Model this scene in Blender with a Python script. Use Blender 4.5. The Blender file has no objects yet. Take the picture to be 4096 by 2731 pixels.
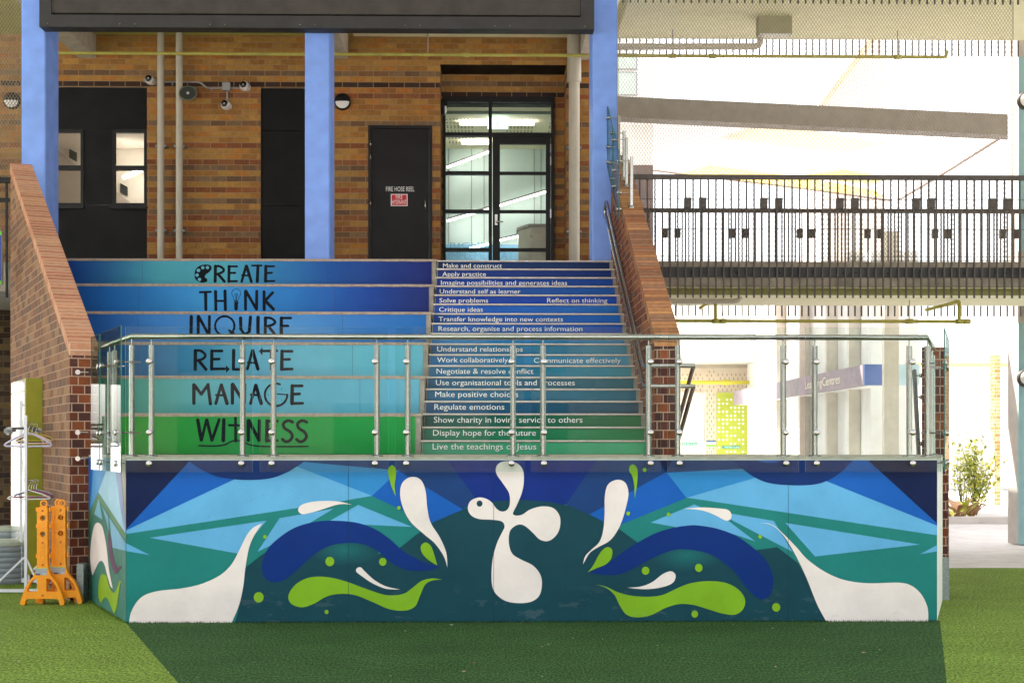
import bpy, math, random
from mathutils import Vector, Matrix
from mathutils.geometry import tessellate_polygon
random.seed(7)
scn = bpy.context.scene
R = math.radians

# ------------------------------------------------------------ camera, sky, sun
F = 5500.0          # focal length in photo pixels (photo 4096 x 2731)
E = 1.527           # eye height
YAW = R(0.95)
HY = 1766.0         # horizon row
cam_d = bpy.data.cameras.new("camera")
cam = bpy.data.objects.new("camera", cam_d)
scn.collection.objects.link(cam)
cam.location = (0, 0, E)
cam.rotation_euler = (R(90), 0, -YAW)
cam_d.sensor_width = 36.0
cam_d.lens = F / 4096 * 36.0
cam_d.shift_y = (HY - 1365.5) / 4096
cam_d.clip_end = 2000
scn.camera = cam

SUN_EL, SUN_AZ = 52.0, 300.0      # azimuth clockwise from +Y: from the back left
w = bpy.data.worlds.new("World")
scn.world = w
w.use_nodes = True
nt = w.node_tree
bg = nt.nodes["Background"]
sky = nt.nodes.new("ShaderNodeTexSky")
sky.sky_type = 'NISHITA'
sky.sun_disc = False
sky.sun_elevation = R(SUN_EL)
sky.sun_rotation = R(SUN_AZ)
sky.air_density = 1.0
sky.dust_density = 4.0
sky.ozone_density = 0.6
hs = nt.nodes.new("ShaderNodeHueSaturation")
hs.inputs["Saturation"].default_value = 0.28
nt.links.new(sky.outputs[0], hs.inputs["Color"])
nt.links.new(hs.outputs[0], bg.inputs["Color"])
bg.inputs["Strength"].default_value = 0.15
sd = bpy.data.lights.new("sun", 'SUN')
sd.energy = 4.5
sd.angle = R(0.5)
sd.color = (1.0, 0.96, 0.88)
so = bpy.data.objects.new("sun", sd)
scn.collection.objects.link(so)
az, el = R(SUN_AZ), R(SUN_EL)
tosun = Vector((math.sin(az) * math.cos(el), math.cos(az) * math.cos(el), math.sin(el)))
so.rotation_euler = tosun.to_track_quat('Z', 'Y').to_euler()
scn.view_settings.view_transform = 'Standard'
scn.view_settings.look = 'None'
scn.view_settings.exposure = 2.27
scn.view_settings.gamma = 1
scn.cycles.max_bounces = 10
scn.cycles.diffuse_bounces = 5
scn.cycles.transparent_max_bounces = 24
scn.cycles.sample_clamp_indirect = 6

# ------------------------------------------------------------ helpers
ca, sa = math.cos(YAW), math.sin(YAW)
def ray(px, py):
    u = (px - 2048) / F
    return Vector((sa + u * ca, ca - u * sa, (HY - py) / F))
def P(px, py, Y):                     # point seen at a photo pixel on the plane y = Y
    d = ray(px, py)
    t = Y / d.y
    return Vector((d.x * t, Y, E + d.z * t))
def G(px, py, z=0.0):                 # point seen at a photo pixel at height z
    d = ray(px, py)
    t = (z - E) / d.z
    return Vector((d.x * t, d.y * t, z))
def X(px, Y): return P(px, HY, Y).x
def Z(py, px, Y): return P(px, py, Y).z
def lin(c):
    def f(v):
        v = v / 255.0
        return v / 12.92 if v <= 0.04045 else ((v + 0.055) / 1.055) ** 2.4
    return (f(c[0]), f(c[1]), f(c[2]), 1.0)

class MB:
    def __init__(s):
        s.v = []; s.f = []; s.m = []; s.c = []; s.sm = []
    def add(s, vs, fs, m=0, c=None, sm=False):
        b = len(s.v)
        s.v += [tuple(v) for v in vs]
        for f in fs:
            s.f.append([b + i for i in f]); s.m.append(m); s.c.append(c); s.sm.append(sm)
        return s
    def quad(s, a, b, c, d, m=0, col=None): return s.add([a, b, c, d], [(0, 1, 2, 3)], m, col)
    def box(s, x0, x1, y0, y1, z0, z1, m=0, c=None):
        return s.hexa([(x0, y0), (x1, y0), (x1, y1), (x0, y1)], z0, z1, m, c)
    def hexa(s, poly, z0, z1, m=0, c=None):       # vertical prism over a ccw plan polygon
        n = len(poly)
        vs = [(p[0], p[1], z0) for p in poly] + [(p[0], p[1], z1) for p in poly]
        fs = [tuple(range(n))[::-1], tuple(range(n, 2 * n))]
        fs += [(i, (i + 1) % n, n + (i + 1) % n, n + i) for i in range(n)]
        return s.add(vs, fs, m, c)
    def obox(s, o, ax, ay, az, m=0, c=None):      # oriented box: corner + three edge vectors
        o, ax, ay, az = map(Vector, (o, ax, ay, az))
        vs = [o, o + ax, o + ax + ay, o + ay, o + az, o + ax + az, o + ax + ay + az, o + ay + az]
        return s.add(vs, [(0, 3, 2, 1), (4, 5, 6, 7), (0, 1, 5, 4), (1, 2, 6, 5), (2, 3, 7, 6), (3, 0, 4, 7)], m, c)
    def bar(s, a, b, w, h, m=0, c=None, up=(0, 0, 1)):
        a, b = Vector(a), Vector(b)
        d = (b - a); n = d.normalized()
        sd_ = n.cross(Vector(up))
        if sd_.length < 1e-4: sd_ = n.cross(Vector((0, 1, 0)))
        sd_.normalize(); u = sd_.cross(n).normalized()
        return s.obox(a - sd_ * w / 2 - u * h / 2, d, sd_ * w, u * h, m, c)
    def tube(s, pts, r, n=10, m=0, c=None, cap=True, closed=False):
        pts = [Vector(p) for p in pts]
        k = len(pts); vs = []; fs = []
        prev = None
        for i, p in enumerate(pts):
            if closed: d = pts[(i + 1) % k] - pts[i - 1]
            else: d = pts[min(i + 1, k - 1)] - pts[max(i - 1, 0)]
            d.normalize()
            if prev is None:
                a = d.cross(Vector((0, 0, 1)))
                if a.length < 1e-3: a = Vector((1, 0, 0))
            else:
                a = prev - d * prev.dot(d)
            a.normalize(); prev = a
            b = d.cross(a)
            rr = r[i] if isinstance(r, (list, tuple)) else r
            sc = 1.0
            if 0 < i < k - 1:
                d1 = (pts[i] - pts[i - 1]).normalized()
                sc = 1.0 / max(0.5, d.dot(d1))
            for j in range(n):
                t = 2 * math.pi * j / n
                vs.append(p + a * rr * math.cos(t) + b * rr * math.sin(t))
        rng = k if closed else k - 1
        for i in range(rng):
            i2 = (i + 1) % k
            for j in range(n):
                j2 = (j + 1) % n
                fs.append((i * n + j, i * n + j2, i2 * n + j2, i2 * n + j))
        s.add(vs, fs, m, c, True)
        if cap and not closed:
            s.add(vs[:n], [tuple(range(n))[::-1]], m, c)
            s.add(vs[-n:], [tuple(range(n))], m, c)
        return s
    def cyl(s, a, b, r, n=14, m=0, c=None): return s.tube([a, b], r, n, m, c)
    def lathe(s, o, axis, prof, n=20, m=0, c=None, sx=1.0):  # prof: (radius, along)
        o = Vector(o); ax = Vector(axis).normalized()
        a = ax.cross(Vector((0, 0, 1)))
        if a.length < 1e-3: a = Vector((1, 0, 0))
        a.normalize(); b = ax.cross(a)
        vs = []; fs = []
        for (r, h) in prof:
            for j in range(n):
                t = 2 * math.pi * j / n
                vs.append(o + ax * h + a * r * math.cos(t) * sx + b * r * math.sin(t))
        for i in range(len(prof) - 1):
            for j in range(n):
                j2 = (j + 1) % n
                fs.append((i * n + j, i * n + j2, (i + 1) * n + j2, (i + 1) * n + j))
        s.add(vs, fs, m, c, True)
        s.add(vs[:n], [tuple(range(n))[::-1]], m, c); s.add(vs[-n:], [tuple(range(n))], m, c)
        return s
    def prism(s, outer, holes, fn, t0, t1, m=0, c=None):
        """extrude a 2-D polygon with holes; fn(x, y, t) -> 3-D point"""
        loops = [outer] + list(holes)
        flat = [p for l in loops for p in l]
        tris = tessellate_polygon([[Vector((p[0], p[1], 0)) for p in l] for l in loops])
        n = len(flat)
        vs = [fn(p[0], p[1], t0) for p in flat] + [fn(p[0], p[1], t1) for p in flat]
        fs = [tuple(t) for t in tris] + [tuple(n + i for i in t)[::-1] for t in tris]
        s.add(vs, fs, m, c)
        b = 0
        for l in loops:
            k = len(l)
            s.add([fn(p[0], p[1], t0) for p in l] + [fn(p[0], p[1], t1) for p in l],
                  [(i, (i + 1) % k, k + (i + 1) % k, k + i) for i in range(k)], m, c)
            b += k
        return s
    def poly(s, pts, m=0, c=None):                 # flat polygon of 3-D points, triangulated
        tris = tessellate_polygon([[Vector(p) for p in pts]])
        return s.add(pts, [tuple(t) for t in tris], m, c)
    def build(s, name, mats, parent=None, recalc=False):
        me = bpy.data.meshes.new(name)
        me.from_pydata(s.v, [], s.f)
        if not isinstance(mats, (list, tuple)): mats = [mats]
        for mt in mats: me.materials.append(mt)
        hascol = any(c is not None for c in s.c)
        me.uv_layers.new(name="UVMap")
        if hascol: me.color_attributes.new("Col", 'FLOAT_COLOR', 'CORNER')
        uv = me.uv_layers["UVMap"]
        ca_ = me.color_attributes.get("Col")
        for i, p in enumerate(me.polygons):
            p.material_index = min(s.m[i], len(mats) - 1)
            p.use_smooth = s.sm[i]
            nrm = p.normal
            t = Vector((0, 0, 1)).cross(nrm)
            if t.length < 1e-3: t = Vector((1, 0, 0))
            t.normalize(); b = nrm.cross(t)
            for k, li in enumerate(p.loop_indices):
                co = me.vertices[me.loops[li].vertex_index].co
                uv.data[li].uv = (co.dot(t), co.dot(b))
                if hascol:
                    c = s.c[i]
                    if c is None: c = (1, 1, 1, 1)
                    elif isinstance(c, list): c = c[k]
                    ca_.data[li].color = c
        me.validate()
        o = bpy.data.objects.new(name, me)
        scn.collection.objects.link(o)
        if parent: adopt(o, parent)
        return o
def wloc(o):
    p = Vector(o.location)
    while o.parent:
        o = o.parent; p = p + Vector(o.location)
    return p
def adopt(o, parent):
    """child meshes are written in world coordinates: cancel the parents' offset"""
    o.parent = parent
    p = parent; off = Vector((0, 0, 0))
    if p.type == 'EMPTY': off = Vector(p.location)
    o.matrix_parent_inverse = Matrix.Translation(-off)
def tag(o, label=None, cat=None, group=None, kind=None):
    if label: o["label"] = label
    if cat: o["category"] = cat
    if group: o["group"] = group
    if kind: o["kind"] = kind
    return o
def thing(name, loc, label, cat, group=None):
    o = bpy.data.objects.new(name, None)
    scn.collection.objects.link(o)
    o.location = loc
    o.empty_display_size = 0.2
    return tag(o, label, cat, group)
def copy_thing(root, delta, label):
    def kids(o): return [c for c in scn.collection.objects if c.parent == o]
    r = root.copy(); scn.collection.objects.link(r)
    r.location = Vector(root.location) + Vector(delta); r["label"] = label
    for ch in kids(root):
        mi = ch.matrix_parent_inverse.copy()
        c = ch.copy(); scn.collection.objects.link(c); c.parent = r; c.matrix_parent_inverse = mi
        for g in kids(ch):
            mi2 = g.matrix_parent_inverse.copy()
            d = g.copy(); scn.collection.objects.link(d); d.parent = c; d.matrix_parent_inverse = mi2
    return r

# ------------------------------------------------------------ materials
def newmat(name):
    m = bpy.data.materials.new(name); m.use_nodes = True
    t = m.node_tree
    return m, t, t.nodes["Principled BSDF"]
def N(t, typ, **kw):
    n = t.nodes.new(typ)
    for k, v in kw.items():
        if k in ('operation', 'blend_type', 'data_type', 'interpolation_type', 'noise_dimensions', 'feature', 'attribute_name', 'distance', 'voronoi_dimensions'): setattr(n, k, v)
        else: n.inputs[k].default_value = v
    return n
def L(t, a, b): t.links.new(a, b)
def math_(t, op, a, b=None):
    n = t.nodes.new("ShaderNodeMath"); n.operation = op
    for i, v in enumerate((a, b)):
        if v is None: continue
        if hasattr(v, 'links'): L(t, v, n.inputs[i])
        else: n.inputs[i].default_value = v
    return n.outputs[0]
def mixc(t, fac, a, b, mode='MIX'):
    n = t.nodes.new("ShaderNodeMix"); n.data_type = 'RGBA'; n.blend_type = mode
    for sock, v in ((n.inputs[0], fac), (n.inputs[6], a), (n.inputs[7], b)):
        if hasattr(v, 'links'): L(t, v, sock)
        else: sock.default_value = v
    return n.outputs[2]
def ramp(t, fac, stops, const=False):
    n = t.nodes.new("ShaderNodeValToRGB")
    if const: n.color_ramp.interpolation = 'CONSTANT'
    e = n.color_ramp.elements
    while len(e) < len(stops): e.new(0.5)
    for el_, (p, c) in zip(e, stops):
        el_.position = p; el_.color = c if len(c) == 4 else (*c, 1)
    L(t, fac, n.inputs[0])
    return n.outputs[0]
def coords(t): return t.nodes.new("ShaderNodeTexCoord").outputs["Object"]
def scale_(t, vec, s):
    n = t.nodes.new("ShaderNodeMapping"); n.inputs["Scale"].default_value = s
    L(t, vec, n.inputs[0]); return n.outputs[0]
def bump(t, b, h, strength, dist=0.01):
    n = t.nodes.new("ShaderNodeBump"); n.inputs["Strength"].default_value = strength
    n.inputs["Distance"].default_value = dist
    L(t, h, n.inputs["Height"]); L(t, n.outputs[0], b.inputs["Normal"])

def pbr(name, col, rough=0.6, metal=0.0, var=0.12, nscale=6.0, bmp=0.0, bscale=60.0, attr=False, spec=0.5):
    """general surface: base colour (or colour attribute) with blotchy wear and a fine grain"""
    m, t, b = newmat(name)
    co = coords(t)
    n1 = N(t, "ShaderNodeTexNoise", Scale=nscale, Detail=6.0, Roughness=0.6); L(t, co, n1.inputs["Vector"])
    f = ramp(t, n1.outputs[0], [(0.3, (1 - var,) * 3), (0.7, (1 + var * 0.4,) * 3)])
    if attr:
        a = N(t, "ShaderNodeAttribute", attribute_name="Col"); src = a.outputs["Color"]
    else:
        rgb = t.nodes.new("ShaderNodeRGB"); rgb.outputs[0].default_value = (*col[:3], 1); src = rgb.outputs[0]
    L(t, mixc(t, 1.0, src, f, 'MULTIPLY'), b.inputs["Base Color"])
    r2 = ramp(t, n1.outputs[0], [(0.3, (min(1, rough + 0.08),) * 3), (0.7, (max(0, rough - 0.08),) * 3)])
    L(t, r2, b.inputs["Roughness"])
    b.inputs["Metallic"].default_value = metal
    b.inputs["Specular IOR Level"].default_value = spec
    if bmp:
        n2 = N(t, "ShaderNodeTexNoise", Scale=bscale, Detail=4.0); L(t, co, n2.inputs["Vector"])
        bump(t, b, n2.outputs[0], bmp, 0.004)
    return m

def brick_mat(name, palette, mortar, bw=0.24, bh=0.0862, attr=False, zoff=0.0, stack=False, gap=0.010):
    """bricks laid out in metres from the UVs; per-brick colour from a random value"""
    m, t, b = newmat(name)
    uvn = t.nodes.new("ShaderNodeUVMap"); uvn.uv_map = "UVMap"
    sp = t.nodes.new("ShaderNodeSeparateXYZ"); L(t, uvn.outputs[0], sp.inputs[0])
    v = math_(t, 'DIVIDE', math_(t, 'SUBTRACT', sp.outputs[1], zoff), bh)
    row = math_(t, 'FLOOR', v); fv = math_(t, 'FRACT', v)
    off = math_(t, 'MULTIPLY', math_(t, 'MODULO', math_(t, 'ABSOLUTE', row), 2.0), 0.0 if stack else 0.5)
    u = math_(t, 'ADD', math_(t, 'DIVIDE', sp.outputs[0], bw), off)
    cell = math_(t, 'FLOOR', u); fu = math_(t, 'FRACT', u)
    cb = t.nodes.new("ShaderNodeCombineXYZ"); L(t, cell, cb.inputs[0]); L(t, row, cb.inputs[1])
    wn = N(t, "ShaderNodeTexWhiteNoise"); wn.noise_dimensions = '2D'; L(t, cb.outputs[0], wn.inputs["Vector"])
    k = len(palette)
    col = ramp(t, wn.outputs["Value"], [(i / k, lin(p)) for i, p in enumerate(palette)], True)
    if attr:
        a = N(t, "ShaderNodeAttribute", attribute_name="Col")
        col = mixc(t, 1.0, a.outputs["Color"], col, 'MULTIPLY')
    nz = N(t, "ShaderNodeTexNoise", Scale=14.0, Detail=8.0, Roughness=0.7); L(t, uvn.outputs[0], nz.inputs["Vector"])
    col = mixc(t, 1.0, col, ramp(t, nz.outputs[0], [(0.25, (0.62,) * 3), (0.75, (1.15,) * 3)]), 'MULTIPLY')
    # joint mask with a slightly wavering edge
    wob = math_(t, 'MULTIPLY', math_(t, 'SUBTRACT', nz.outputs[0], 0.5), 0.006)
    du = math_(t, 'MULTIPLY', math_(t, 'MINIMUM', fu, math_(t, 'SUBTRACT', 1.0, fu)), bw)
    dv = math_(t, 'MULTIPLY', math_(t, 'MINIMUM', fv, math_(t, 'SUBTRACT', 1.0, fv)), bh)
    d = math_(t, 'ADD', math_(t, 'MINIMUM', du, dv), wob)
    ms = N(t, "ShaderNodeMapRange"); ms.interpolation_type = 'SMOOTHSTEP'
    ms.inputs["From Min"].default_value = gap * 0.35; ms.inputs["From Max"].default_value = gap * 0.65
    L(t, d, ms.inputs["Value"])
    L(t, mixc(t, ms.outputs[0], lin(mortar), col), b.inputs["Base Color"])
    b.inputs["Roughness"].default_value = 0.88; b.inputs["Specular IOR Level"].default_value = 0.25
    h = math_(t, 'ADD', ms.outputs[0], math_(t, 'MULTIPLY', nz.outputs[0], 0.35))
    bump(t, b, h, 0.8, 0.004)
    return m

def glass_mat(name, tint=(0.93, 0.97, 0.95), ior=1.27, edge=False, opac=0.0, kf=1.0):
    m = bpy.data.materials.new(name); m.use_nodes = True
    t = m.node_tree; t.nodes.clear()
    out = t.nodes.new("ShaderNodeOutputMaterial")
    tr = t.nodes.new("ShaderNodeBsdfTransparent"); tr.inputs[0].default_value = (*tint, 1)
    gl = t.nodes.new("ShaderNodeBsdfGlossy"); gl.inputs["Roughness"].default_value = 0.01
    co = t.nodes.new("ShaderNodeTexCoord")
    nz = N(t, "ShaderNodeTexNoise", Scale=9.0, Detail=8.0, Roughness=0.75); L(t, co.outputs["Object"], nz.inputs["Vector"])
    fr = t.nodes.new("ShaderNodeFresnel"); fr.inputs[0].default_value = ior
    mx = t.nodes.new("ShaderNodeMixShader")
    L(t, math_(t, 'MULTIPLY', fr.outputs[0], kf), mx.inputs[0]); L(t, tr.outputs[0], mx.inputs[1]); L(t, gl.outputs[0], mx.inputs[2])
    # thin dusty film
    df = t.nodes.new("ShaderNodeBsdfDiffuse"); df.inputs[0].default_value = (0.8, 0.82, 0.8, 1)
    mx2 = t.nodes.new("ShaderNodeMixShader")
    L(t, ramp(t, nz.outputs[0], [(0.5, (0.0 + opac,) * 3), (0.85, (0.02 + opac,) * 3)]), mx2.inputs[0])
    L(t, mx.outputs[0], mx2.inputs[1]); L(t, df.outputs[0], mx2.inputs[2])
    L(t, mx2.outputs[0], out.inputs[0])
    return m
def emit(name, col, st):
    m, t, b = newmat(name)
    b.inputs["Base Color"].default_value = (*col, 1)
    b.inputs["Emission Color"].default_value = (*col, 1)
    b.inputs["Emission Strength"].default_value = st
    return m

def mural_mat():
    m, t, b = newmat("painted concrete")
    a = N(t, "ShaderNodeAttribute", attribute_name="Col")
    co = coords(t)
    n1 = N(t, "ShaderNodeTexNoise", Scale=2.2, Detail=8.0, Roughness=0.65); L(t, co, n1.inputs["Vector"])
    c1 = mixc(t, 1.0, a.outputs["Color"], ramp(t, n1.outputs[0], [(0.3, (0.86,) * 3), (0.7, (1.06,) * 3)]), 'MULTIPLY')
    # small air holes in the concrete
    vo = N(t, "ShaderNodeTexVoronoi", Scale=30.0); L(t, co, vo.inputs["Vector"])
    wn = N(t, "ShaderNodeTexNoise", Scale=5.0, Detail=3.0); L(t, co, wn.inputs["Vector"])
    thr = math_(t, 'MULTIPLY', math_(t, 'SUBTRACT', wn.outputs[0], 0.38), 1.7)
    thr = math_(t, 'MINIMUM', thr, 0.085)
    pit = math_(t, 'LESS_THAN', vo.outputs["Distance"], thr)
    sel = math_(t, 'GREATER_THAN', vo.outputs["Color"], 0.55)
    pit = math_(t, 'MULTIPLY', pit, sel)
    # scuffs near the ground
    sc = N(t, "ShaderNodeTexNoise", Scale=1.0, Detail=10.0, Roughness=0.75); L(t, scale_(t, co, (3.0, 3.0, 9.0)), sc.inputs["Vector"])
    spz = t.nodes.new("ShaderNodeSeparateXYZ"); L(t, co, spz.inputs[0])
    low = N(t, "ShaderNodeMapRange"); low.inputs["From Min"].default_value = 0.0; low.inputs["From Max"].default_value = 0.35
    low.inputs["To Min"].default_value = 1.0; low.inputs["To Max"].default_value = 0.0
    L(t, spz.outputs[2], low.inputs["Value"])
    sf = math_(t, 'MULTIPLY', math_(t, 'GREATER_THAN', sc.outputs[0], 0.58), math_(t, 'MULTIPLY', low.outputs[0], 0.12))
    c2 = mixc(t, sf, c1, (0.30, 0.32, 0.30, 1))
    c3 = mixc(t, math_(t, 'MULTIPLY', pit, 0.8), c2, (0.03, 0.035, 0.035, 1))
    L(t, c3, b.inputs["Base Color"])
    L(t, ramp(t, n1.outputs[0], [(0.3, (0.58,) * 3), (0.7, (0.44,) * 3)]), b.inputs["Roughness"]); b.inputs["Specular IOR Level"].default_value = 0.14
    n3 = N(t, "ShaderNodeTexNoise", Scale=120.0, Detail=3.0); L(t, co, n3.inputs["Vector"])
    h = math_(t, 'SUBTRACT', math_(t, 'ADD', math_(t, 'MULTIPLY', n3.outputs[0], 0.25), math_(t, 'MULTIPLY', sc.outputs[0], 0.5)), pit)
    bump(t, b, h, 0.35, 0.004)
    return m

def turf_mat(name, c1, c2, c3):
    m, t, b = newmat(name)
    co = coords(t)
    n1 = N(t, "ShaderNodeTexNoise", Scale=260.0, Detail=4.0, Roughness=0.8); L(t, co, n1.inputs["Vector"])
    n2 = N(t, "ShaderNodeTexNoise", Scale=1.6, Detail=7.0, Roughness=0.6); L(t, scale_(t, co, (1.0, 1.2, 1.0)), n2.inputs["Vector"])
    n4 = N(t, "ShaderNodeTexNoise", Scale=42.0, Detail=3.0, Roughness=0.75); L(t, scale_(t, co, (1.5, 0.55, 1.0)), n4.inputs["Vector"])
    c = ramp(t, n1.outputs[0], [(0.30, c1), (0.52, c2), (0.72, c3)])
    c = mixc(t, 1.0, c, ramp(t, n2.outputs[0], [(0.3, (0.86,) * 3), (0.7, (1.12,) * 3)]), 'MULTIPLY')
    c = mixc(t, 1.0, c, ramp(t, n4.outputs[0], [(0.38, (0.40,) * 3), (0.5, (0.95,) * 3), (0.64, (1.75,) * 3)]), 'MULTIPLY')
    L(t, c, b.inputs["Base Color"])
    b.inputs["Roughness"].default_value = 0.9
    b.inputs["Specular IOR Level"].default_value = 0.1
    bump(t, b, math_(t, 'ADD', n1.outputs[0], n4.outputs[0]), 1.0, 0.012)
    return m

M = {}
M['mural'] = mural_mat()
M['print'] = pbr("printed vinyl", (1, 1, 1), 0.5, var=0.07, nscale=3, bmp=0.08, bscale=90, attr=True, spec=.15)
M['ink'] = pbr("black vinyl lettering", (0.006, 0.008, 0.012), 0.6, var=0.05, spec=.1)
M['white_ink'] = pbr("white vinyl lettering", (0.78, 0.78, 0.76), 0.5, var=0.05)
M['shadow_ink'] = pbr("dark lettering edge", (0.012, 0.02, 0.035), 0.5, var=0.05)
M['concrete'] = pbr("raw concrete", (0.36, 0.32, 0.27), 0.85, var=0.35, nscale=9, bmp=0.5, bscale=45)
M['nosing_c'] = pbr("worn concrete nosing", (0.42, 0.33, 0.26), 0.8, var=0.3, nscale=25, bmp=0.5, bscale=70)
M['deck'] = pbr("deck concrete", (0.56, 0.49, 0.40), 0.8, var=0.25, nscale=12, bmp=0.4, bscale=60)
M['steel'] = None
def steel_mat(name, rough, col=(0.43, 0.41, 0.39)):
    m, t, b = newmat(name)
    co = coords(t)
    n = N(t, "ShaderNodeTexNoise", Scale=1.0, Detail=5.0); L(t, scale_(t, co, (8, 8, 1)), n.inputs["Vector"])
    b.inputs["Metallic"].default_value = 1.0
    L(t, mixc(t, n.outputs[0], (col[0] * 0.93, col[1] * 0.93, col[2] * 0.93, 1), (*col, 1)), b.inputs["Base Color"])
    L(t, ramp(t, n.outputs[0], [(0.3, (rough + 0.03,) * 3), (0.7, (rough,) * 3)]), b.inputs["Roughness"])
    return m
M['steel'] = steel_mat("brushed stainless steel", 0.22)
M['galv'] = pbr("galvanised steel", (0.28, 0.32, 0.31), 0.5, 0.6, var=0.4, nscale=50)
FACE_PAL = [(222, 222, 222), (240, 236, 226), (202, 192, 188), (230, 226, 216), (214, 202, 192), (236, 212, 188)]
M['brick_face'] = brick_mat("banded tan brick", FACE_PAL, (128, 104, 78), attr=True, zoff=0.02)
M['brick_red'] = brick_mat("brown red brick", [(128, 72, 52), (112, 62, 48), (142, 86, 58), (98, 58, 50), (136, 78, 62), (150, 94, 60), (108, 70, 58)], (170, 140, 118), bw=0.24)
M['brick_grey'] = brick_mat("weathered brown brick", [(124, 92, 72), (112, 84, 68), (134, 98, 72), (102, 78, 66), (140, 108, 82), (120, 82, 62)], (156, 126, 106), bw=0.24)
M['brick_pier'] = brick_mat("dark brown header brick", [(98, 52, 38), (112, 58, 38), (84, 50, 42), (126, 70, 42), (90, 56, 48), (74, 46, 42)], (166, 138, 118), bw=0.12)
M['cope_l'] = brick_mat("salmon coping brick", [(190, 136, 106), (178, 120, 94), (198, 146, 114), (172, 116, 90), (186, 140, 112)], (206, 170, 144), bw=0.235 * 4, bh=0.086, stack=True, gap=0.012)
M['cope_r'] = brick_mat("orange brown coping brick", [(182, 128, 84), (160, 104, 70), (196, 142, 94), (142, 98, 74), (176, 124, 90), (152, 112, 88)], (104, 74, 54), bw=0.235 * 4, bh=0.086, stack=True, gap=0.012)
M['blue_col'] = pbr("periwinkle blue paint", lin((114, 150, 226))[:3], 0.5, var=0.14, nscale=5, bmp=0.15, bscale=80)
M['black_panel'] = pbr("black cladding", (0.006, 0.006, 0.007), 0.6, var=0.25, nscale=3, bmp=0.1, spec=.2)
M['black_metal'] = pbr("black powdercoat", (0.008, 0.008, 0.009), 0.5, var=0.2, spec=.3)
M['rail_brown'] = pbr("dark bronze paint", (0.055, 0.042, 0.036), 0.6, var=0.3, nscale=20)
M['fascia'] = pbr("charcoal frame", (0.018, 0.017, 0.018), 0.6, var=0.25, nscale=4)
M['screen'] = pbr("brown black screen cover", (0.036, 0.030, 0.025), 0.75, var=0.25, nscale=4)
M['soffit_o'] = pbr("olive soffit", (0.42, 0.42, 0.10), 0.8, var=0.12)
M['soffit_y'] = pbr("pale yellow soffit", (0.90, 0.87, 0.62), 0.85, var=0.08)
M['beam'] = pbr("off white beam", (0.50, 0.45, 0.38), 0.85, var=0.2)
M['pvc'] = pbr("cream downpipe", (0.46, 0.42, 0.34), 0.45, var=0.1)
M['yellow_pipe'] = pbr("yellow gas pipe", (0.40, 0.36, 0.07), 0.5, var=0.2)
M['white_paint'] = pbr("white paint", (0.80, 0.80, 0.78), 0.6, var=0.06)
M['beige'] = pbr("beige perforated sheet", (0.58, 0.48, 0.38), 0.6, var=0.08)
M['lime'] = pbr("lime paint", lin((140, 140, 12))[:3], 0.5, var=0.12)
M['lime_door'] = pbr("lime perforated door", lin((168, 176, 52))[:3], 0.5, var=0.08)
M['orange'] = pbr("orange plastic", lin((240, 150, 12))[:3], 0.42, var=0.12, nscale=10, bmp=0.1, bscale=120)
M['dark_hole'] = pbr("dark hole", (0.02, 0.018, 0.015), 0.8)
M['red_plug'] = pbr("red plug", (0.55, 0.09, 0.02), 0.5)
M['purple'] = pbr("purple painted beam", (0.27, 0.21, 0.25), 0.6, var=0.1)
M['glass'] = glass_mat("balustrade glass")
M['glass_side'] = glass_mat("grey balustrade glass", (0.80, 0.87, 0.84), ior=1.4, kf=.30)
M['glass_edge'] = pbr("polished glass edge", (0.03, 0.12, 0.10), 0.4, var=0.05, spec=.3)
M['glass_edge_l'] = pbr("bright glass edge", (0.45, 0.55, 0.52), 0.15, var=0.05)
M['window'] = glass_mat("window glass", (0.92, 0.95, 0.94), 1.35)
M['cam_white'] = pbr("white camera shell", (0.62, 0.58, 0.56), 0.4, var=0.05)
M['dome'] = pbr("black lens dome", (0.006, 0.006, 0.007), 0.12, var=0.05)
M['horn'] = pbr("grey green horn", (0.14, 0.14, 0.10), 0.5, var=0.1)
M['grey_pl'] = pbr("grey plastic", (0.30, 0.30, 0.30), 0.5, var=0.05)
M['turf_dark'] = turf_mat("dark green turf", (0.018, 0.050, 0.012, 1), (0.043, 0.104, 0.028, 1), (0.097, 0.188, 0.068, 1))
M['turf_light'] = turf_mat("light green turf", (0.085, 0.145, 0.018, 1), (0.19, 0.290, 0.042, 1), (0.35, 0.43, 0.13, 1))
M['paving'] = pbr("pale paving", (0.50, 0.47, 0.46), 0.85, var=0.18, nscale=3, bmp=0.3)
M['seat'] = pbr("grey plastic stool", (0.20, 0.23, 0.25), 0.55, var=0.15)
M['rack'] = pbr("white enamel tube", (0.66, 0.68, 0.72), 0.4, var=0.08)
M['bulk_w'] = pbr("opal diffuser", (0.70, 0.68, 0.66), 0.4, var=0.04)
M['red'] = pbr("red sign vinyl", lin((200, 25, 45))[:3], 0.45, var=0.05)

# ------------------------------------------------------------ key measures
DK = 1.400                      # deck height
RS, GO = 0.1365, 0.2477         # riser, going of the narrow stair
Y1 = 13.55                      # first riser
LAND = DK + 18 * RS             # upper landing
A = G(505, 2490); Y0 = A.y      # plinth front corners
B = Vector((X(3748, Y0), Y0, 0))
C_ = G(348, 2395)               # plinth left back corner
dirL = Vector((C_.x - A.x, C_.y - A.y, 0)).normalized()
dirR = Vector((X(3773, 13.5) - B.x, 13.5 - B.y, 0)).normalized()
YB = 13.52                      # deck back edge
SX0, SX1 = -0.660, 1.565        # stair sides
FY = 21.4                       # facade plane
def along(p, d, Y): return Vector((p.x + d.x * (Y - p.y) / d.y, Y, 0))

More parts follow.
